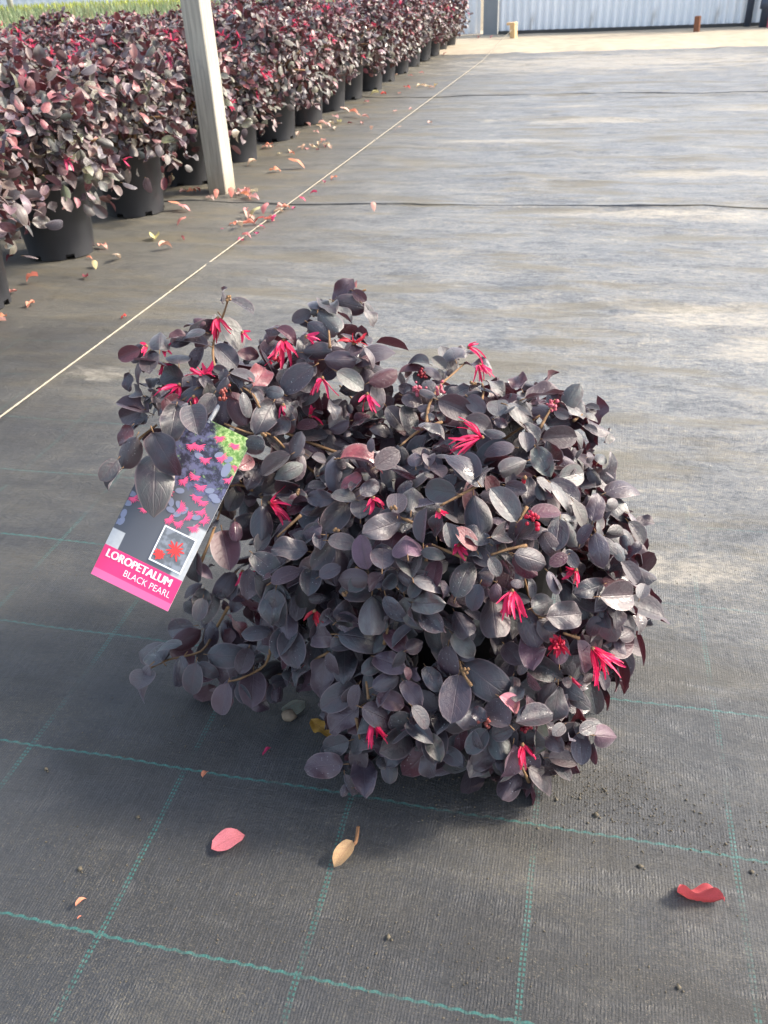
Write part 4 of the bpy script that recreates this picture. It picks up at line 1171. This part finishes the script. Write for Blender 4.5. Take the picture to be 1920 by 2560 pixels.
# ------------------------------------------------------------------ fallen leaves and litter
FC = {'p': (.62, .26, .24), 'o': (.66, .27, .17), 'c': (.66, .50, .36), 'y': (.58, .56, .26), 'r': (.55, .05, .04), 'b': (.12, .02, .03), 'm': (.55, .05, .16), 'g': (.20, .28, .08), 'k': (.68, .40, .34)}
CN = {'p': 'pink', 'o': 'orange pink', 'c': 'cream', 'y': 'yellow green', 'r': 'red', 'b': 'dark burgundy', 'm': 'magenta', 'g': 'green', 'k': 'pale pink'}
def fallen(u, v, lpx, c, label, group=None, aspect=.5, ang=None, curl=None, rx=0.0):
    g = ground_at(u, v)
    z = mat_z(g[0], g[1])
    g = ground_at(u, v, z)
    L = lpx * ((g - CAM) @ FW) / F_PX
    a = R.random() * 6.28 if ang is None else ang
    var = R.choice([3, 4, 5, 6, 9]) if curl is None else curl
    ax = np.array([math.cos(a), math.sin(a), .10 + .12 * R.random()])
    nz = np.array([.25 * (R.random() - .5), .25 * (R.random() - .5) - rx, 1.0])
    W = L * (aspect + .1 * R.random())
    base = np.array([g[0], g[1], z + .012 + .22 * L * .7]) - unit(ax) * L * .5
    base[2] = z + .02 + .10 * L
    o = leaf_object(None, base, ax, nz, L, W, tint(FC[c], .12), var, 'fallen_leaf')
    o.data = DRY[var]
    mw = o.matrix_basis.copy()
    # rest the lowest point on the cover
    co = np.array([mw @ q.co for q in o.data.vertices])
    o.location.z += (z + .004) * U - co[:, 2].min()
    o['label'] = label; o['category'] = 'leaf'
    if group: o['group'] = group
    return o
DRY = []
for p in VAR:
    v, uv, f = leaf_arrays(8, 4, **dict(p, quilt=.006, droop=p['droop'] * 1.2, wave=p.get('wave', 0) + .6, curl=p.get('curl', 0) + .12))
    DRY.append(mesh('fallen_shape', v, [tuple(q) for q in f], M_DRY, True, uv))

fg = [(570, 2110, 84, 'p', 'broad pink fallen leaf lying in front of the shrub on the left', .66, .75, 0), (1748, 2262, 125, 'r', 'folded rosy red fallen leaf at the lower right of the ground cover', .42, -.30, 9),
      (733, 1775, 64, 'g', 'pale grey green fallen leaf under the left side of the foreground shrub', .62, .8, 7), (806, 1835, 70, 'y', 'yellow and orange withered leaf at the lower left of the foreground shrub', .6, -.5, 3),
      (668, 1883, 32, 'm', 'tiny crimson petal on the dark cover left of the shrub', .22, 1.2, 5), (514, 1942, 24, 'o', 'tiny brown scrap on the cover left of the shrub', .5, 1.5, 9)]
for (u, v, l, c, lab, asp, ang, cu) in fg:
    o = fallen(u, v, l, c, lab, None, asp, ang, cu)
    if l == 64: o.color = (.30, .38, .31, 1)
    if l == 84: o.color = (.72, .22, .25, 1)
    if l == 125:
        o.color = (.46, .075, .085, 1)
        lv, luv, lf = leaf_arrays(14, 8, fold=1.15, droop=-.05, wave=2.0, curl=-.25, cup=.55, quilt=.01)
        lv = lv - np.array([.5, 0, 0]); lv[:, 1] *= .62 + .30 * np.exp(-((lv[:, 0] + .5) / .18) ** 2); lv[:, 2] += .10 * np.exp(-((lv[:, 0] + .5) / .16) ** 2)
        o.data = mesh('fallen_shape', lv, [tuple(q) for q in lf], M_DRY, True, luv)
        gg = ground_at(1748, 2262); e0 = ground_at(1690, 2250) - gg; e1 = ground_at(1808, 2276) - gg
        Ln = np.linalg.norm(e1 - e0); A = frame(e1 - e0, (.15, .75, .65)) @ np.diag([Ln, Ln * .95, Ln * .95])
        mb = Matrix.Identity(4)
        for i in range(3):
            for j in range(3): mb[i][j] = A[i, j]
            mb[i][3] = gg[i] * U
        o.matrix_basis = mb
        lo = min((mb @ q.co).z for q in o.data.vertices); o.location.z += .004 * U - lo
    if l == 70: o.color = (.62, .38, .07, 1)
# dry tan leaf with its stalk
g = ground_at(850, 2150, .02)
dl = bpy.data.objects.new('fallen_leaf', None); COL.objects.link(dl); dl.location = Vector(g * U)
dl['label'] = 'dry tan fallen leaf with a withered stalk in front of the shrub'; dl['category'] = 'leaf'
a0, a1 = ground_at(882, 2112, .03) - g, ground_at(836, 2168, .03) - g
ax = a1 - a0
o = leaf_object(dl, g + a0 + (0, 0, .03), ax + np.array([0, 0, -.01]), (0.25, .1, 1), np.linalg.norm(ax), .085, (.55, .38, .19), 1, 'blade')
o.data = DRY[1]
pts = [ground_at(882, 2112, .05) - g, ground_at(889, 2106, .06) - g, ground_at(893, 2090, .05) - g, ground_at(895, 2068, .03) - g]
v_, f_ = tube(smooth_path(pts, 4), .010, 5)
link('stalk', mesh('stalk', v_, f_, plain('dry_stalk', (.30, .15, .07), .8, .3, 200, .3)), dl)

_o = ['first', 'second', 'third', 'fourth', 'fifth', 'sixth', 'seventh', 'eighth', 'ninth', 'tenth', 'eleventh', 'twelfth', 'thirteenth', 'fourteenth', 'fifteenth', 'sixteenth', 'seventeenth', 'eighteenth', 'nineteenth']
NTH = _o + ['twentieth'] + ['twenty ' + q for q in _o[:9]] + ['thirtieth'] + ['thirty ' + q for q in _o[:9]]
def cr(o, s, pts, lab, group=None):
    for i, (x, y, l, c) in enumerate(pts):
        if isinstance(lab, str):
            nth = sorted(range(len(pts)), key=lambda k: (pts[k][0], pts[k][1])).index(i)
            L = lab.replace('%n', NTH[nth])
        else: L = lab[i]
        fallen(o[0] + x * s, o[1] + y * s, l, c, L.replace('%c', CN[c]), group)
K5 = (0, 350); K6 = (450, 380); K2 = (600, 0)
cr(K5, .3014, [(280,1185,36,'o'),(105,1280,26,'p'),(260,1378,30,'o'),(20,1490,32,'o'),(20,1545,30,'k'),(855,900,30,'k'),(975,1005,30,'c'),(795,1065,24,'y'),(715,1150,26,'b'),(745,995,14,'o'),(1290,828,40,'y'),(1375,915,34,'k'),(1515,700,26,'p'),
  (1520,828,14,'b'),(1030,1478,18,'r'),(90,1000,22,'b')],
 ['orange pink crescent leaf on the cover before the second front pot','curled pink leaf by the pot at the left edge','orange pink leaf nearest the twine at the left edge','orange pink leaf cut by the left edge of the picture','pale pink leaf touching the left edge, below an orange one',
  'pale pink leaf just right of the second front pot','cream leaf right of the second front pot, towards the twine','small yellow green leaf below the cream leaf near the second pot','dark burgundy curled leaf alone between the second pot and the twine','tiny orange leaf at the foot of the second front pot',
  'yellow green leaf, the larger one between the third pot and the twine','pale pink leaf next to the larger yellow green leaf','pink leaf below the pot left of the square post','tiny dark scrap right of the larger yellow green leaf','small red leaf just left of the twine','dark purple leaf in shade beside the second front pot'])
cr(K5, .3014, [(1465,585,34,'o'),(1530,595,26,'p'),(1590,445,28,'o'),(1520,445,22,'k'),(1640,440,24,'p')], '%c fallen leaf, %n from the left between the third pot and the square post', 'leaves between the third pot and the post')
cr(K6, .3014, [(250,400,26,'c'),(310,378,26,'p'),(430,370,28,'o'),(520,350,32,'p'),(560,335,26,'p'),(570,380,32,'k'),(610,400,32,'k'),(620,370,26,'c'),(545,395,26,'o'),(480,365,22,'c')], '%c fallen leaf, %n from the left in the heap at the post foot', 'leaves heaped at the post')
cr(K6, .3014, [(550,500,24,'p'),(710,505,30,'p'),(840,485,36,'k'),(880,480,28,'o'),(630,540,32,'y'),(565,550,28,'k'),(500,640,30,'c'),(570,610,32,'o'),(490,600,20,'c'),(440,612,20,'o'),(670,600,30,'r'),(740,575,28,'o'),(780,572,20,'m'),(600,560,22,'c'),(820,505,24,'c')], '%c fallen leaf, %n from the left in the scatter between post and twine', 'leaves scattered against the twine')
cr(K6, .3014, [(680,640,16,'m'),(635,685,16,'m'),(555,720,22,'p'),(505,748,20,'m'),(1110,360,18,'m'),(1015,412,16,'m'),(945,475,14,'m'),(1200,265,14,'m')], 'small %c petal along the twine, %n from its near end', 'petals along the twine')
cr(K6, .3014, [(790,175,30,'o'),(965,140,36,'o'),(1280,230,20,'o'),(600,118,24,'c'),(1605,485,26,'k'),(1440,1115,32,'p'),(350,645,8,'m')],
 ['orange heart shaped leaf between the square post and the twine','oblong peach leaf between the square post and the twine','small peach leaf touching the twine beyond the post','cream leaf at the foot of the first pot beyond the post','pale pink leaf alone on the cover beside the first seam','pink leaf just above the top of the foreground shrub','tiny magenta scrap near the scattered leaves'])
cr(K2, .4219, [(345,805,20,'c'),(170,872,22,'o'),(150,878,18,'k'),(190,878,16,'k'),(235,920,14,'c'),(300,903,16,'c'),(310,925,16,'o'),(405,755,18,'k'),(450,790,16,'k'),(490,750,20,'k'),(540,740,18,'c'),(590,730,20,'y'),(565,700,20,'k'),(565,770,18,'c'),(620,670,22,'c'),(675,685,22,'o'),(700,695,14,'c'),(745,710,18,'k'),(725,735,14,'p'),(780,775,18,'c'),(750,610,14,'p'),(850,563,16,'r'),(800,573,22,'y'),(945,560,12,'p'),(990,525,16,'r'),(1075,438,12,'p'),(1010,455,12,'p'),(925,455,10,'c'),(520,755,16,'k'),(470,765,16,'c'),(650,735,12,'b')], 'small %c leaf by the far pots, %n from the left past the post', 'leaves along the far pots')
cr(K2, .4219, [(350,890,14,'c'),(375,885,16,'c'),(400,890,16,'k'),(425,880,16,'c'),(445,885,18,'c'),(470,860,20,'c'),(495,855,20,'k'),(515,865,20,'c'),(535,880,18,'c'),(460,895,14,'b'),(505,880,14,'b')], 'dry %c leaf, %n from the left in the litter pile beyond the post', 'litter pile beyond the post')
cr(K2, .4219, [(1060,522,14,'c'),(1085,515,16,'c'),(1110,522,16,'c'),(1135,525,16,'c'),(1160,520,14,'y')], 'dry %c leaf, %n from the left in the far litter pile by the twine', 'far litter pile')
cr(K2, .4219, [(920,668,14,'k'),(1010,652,12,'k'),(1125,735,16,'k'),(940,778,18,'k'),(1215,330,12,'p'),(1415,232,12,'p'),(1490,228,10,'p')], ['pale pink leaf left of the twine past the first seam','pink leaf touching the twine past the first seam','pale pink leaf right of the twine past the first seam','pale pink leaf against the twine, nearer than the others past the seam','pink leaf by the farthest pots','pink scrap on the sand left of the pine peg','smaller pink scrap on the sand next to the pine peg'])
for (u, v, c, lab) in ((205, 2262, 'o', 'tiny curled brown scrap at the lower left of the ground cover'), (200, 2297, 'o', 'tiny brown fleck under the curled scrap at lower left')):
    fallen(u, v, 30 if v < 2280 else 12, c, lab, None, .3, 1.2, 9)
# pebble on the pale leaf, crumbs of soil
v_, f_ = blob((0, 0, 0), .045, 3)
g = ground_at(721, 1788, .055)
o = link('pebble', mesh('pebble', v_, f_, plain('pebble_stone', (.22, .17, .12), .9, .3, 200, .5)), loc=g, label='small brown stone resting on the pale grey green leaf', cat='stone')
o.scale = (1.2, .8, .9)
crv = []
rng = np.random.default_rng(21)
def clod(p, r):
    q = [np.array(d) * r * (.6 + .8 * rng.random()) for d in ((1, 0, 0), (0, 1, 0), (-1, 0, 0), (0, -1, 0), (0, 0, .8), (0, 0, -.6))]
    return [p + d for d in q], [(0, 1, 4), (1, 2, 4), (2, 3, 4), (3, 0, 4), (1, 0, 5), (2, 1, 5), (3, 2, 5), (0, 3, 5)]
cen = []
while len(cen) < 30:
    g = ground_at(rng.random() * 1920, 1150 + 1400 * rng.random())
    cen.append((g, .10 + .35 * rng.random(), int(20 + 120 * rng.random() ** 2)))
for (u_, v_, r_, n_) in ((1600, 2030, .25, 420), (1500, 1960, .16, 260), (1650, 1480, .3, 160), (1750, 2080, .25, 160), (1250, 2420, .3, 120), (450, 1800, .3, 120), (650, 2330, .3, 90)):
    cen.append((ground_at(u_, v_), r_, n_))
for g, r_, n_ in cen:
    for i in range(n_):
        x_, y_ = g[0] + r_ * rng.normal() * 1.3, g[1] + r_ * rng.normal() * .6
        sz = .0018 + .0045 * rng.random() ** 3 + (.005 * rng.random() if rng.random() < .03 else 0)
        crv.append(clod(np.array([x_, y_, mat_z(x_, y_) + sz * .4]), sz))
for (u_, v_) in ((1600, 2168), (1880, 2182), (1490, 2040), (200, 2175), (345, 2045), (115, 1925), (1695, 2470), (970, 2345)):
    g = ground_at(u_, v_)
    crv.append(clod(np.array([g[0], g[1], mat_z(g[0], g[1]) + .007]), .015)); crv.append(clod(np.array([g[0] + .02, g[1] - .012, mat_z(g[0], g[1]) + .003]), .007))
link('soil_crumbs', mesh('soil_crumbs', *merge(crv), plain('crumb', (.115, .098, .070), .95, .4, 300, .5)), label='crumbs of soil scattered on the ground cover', cat='soil', kind='stuff')
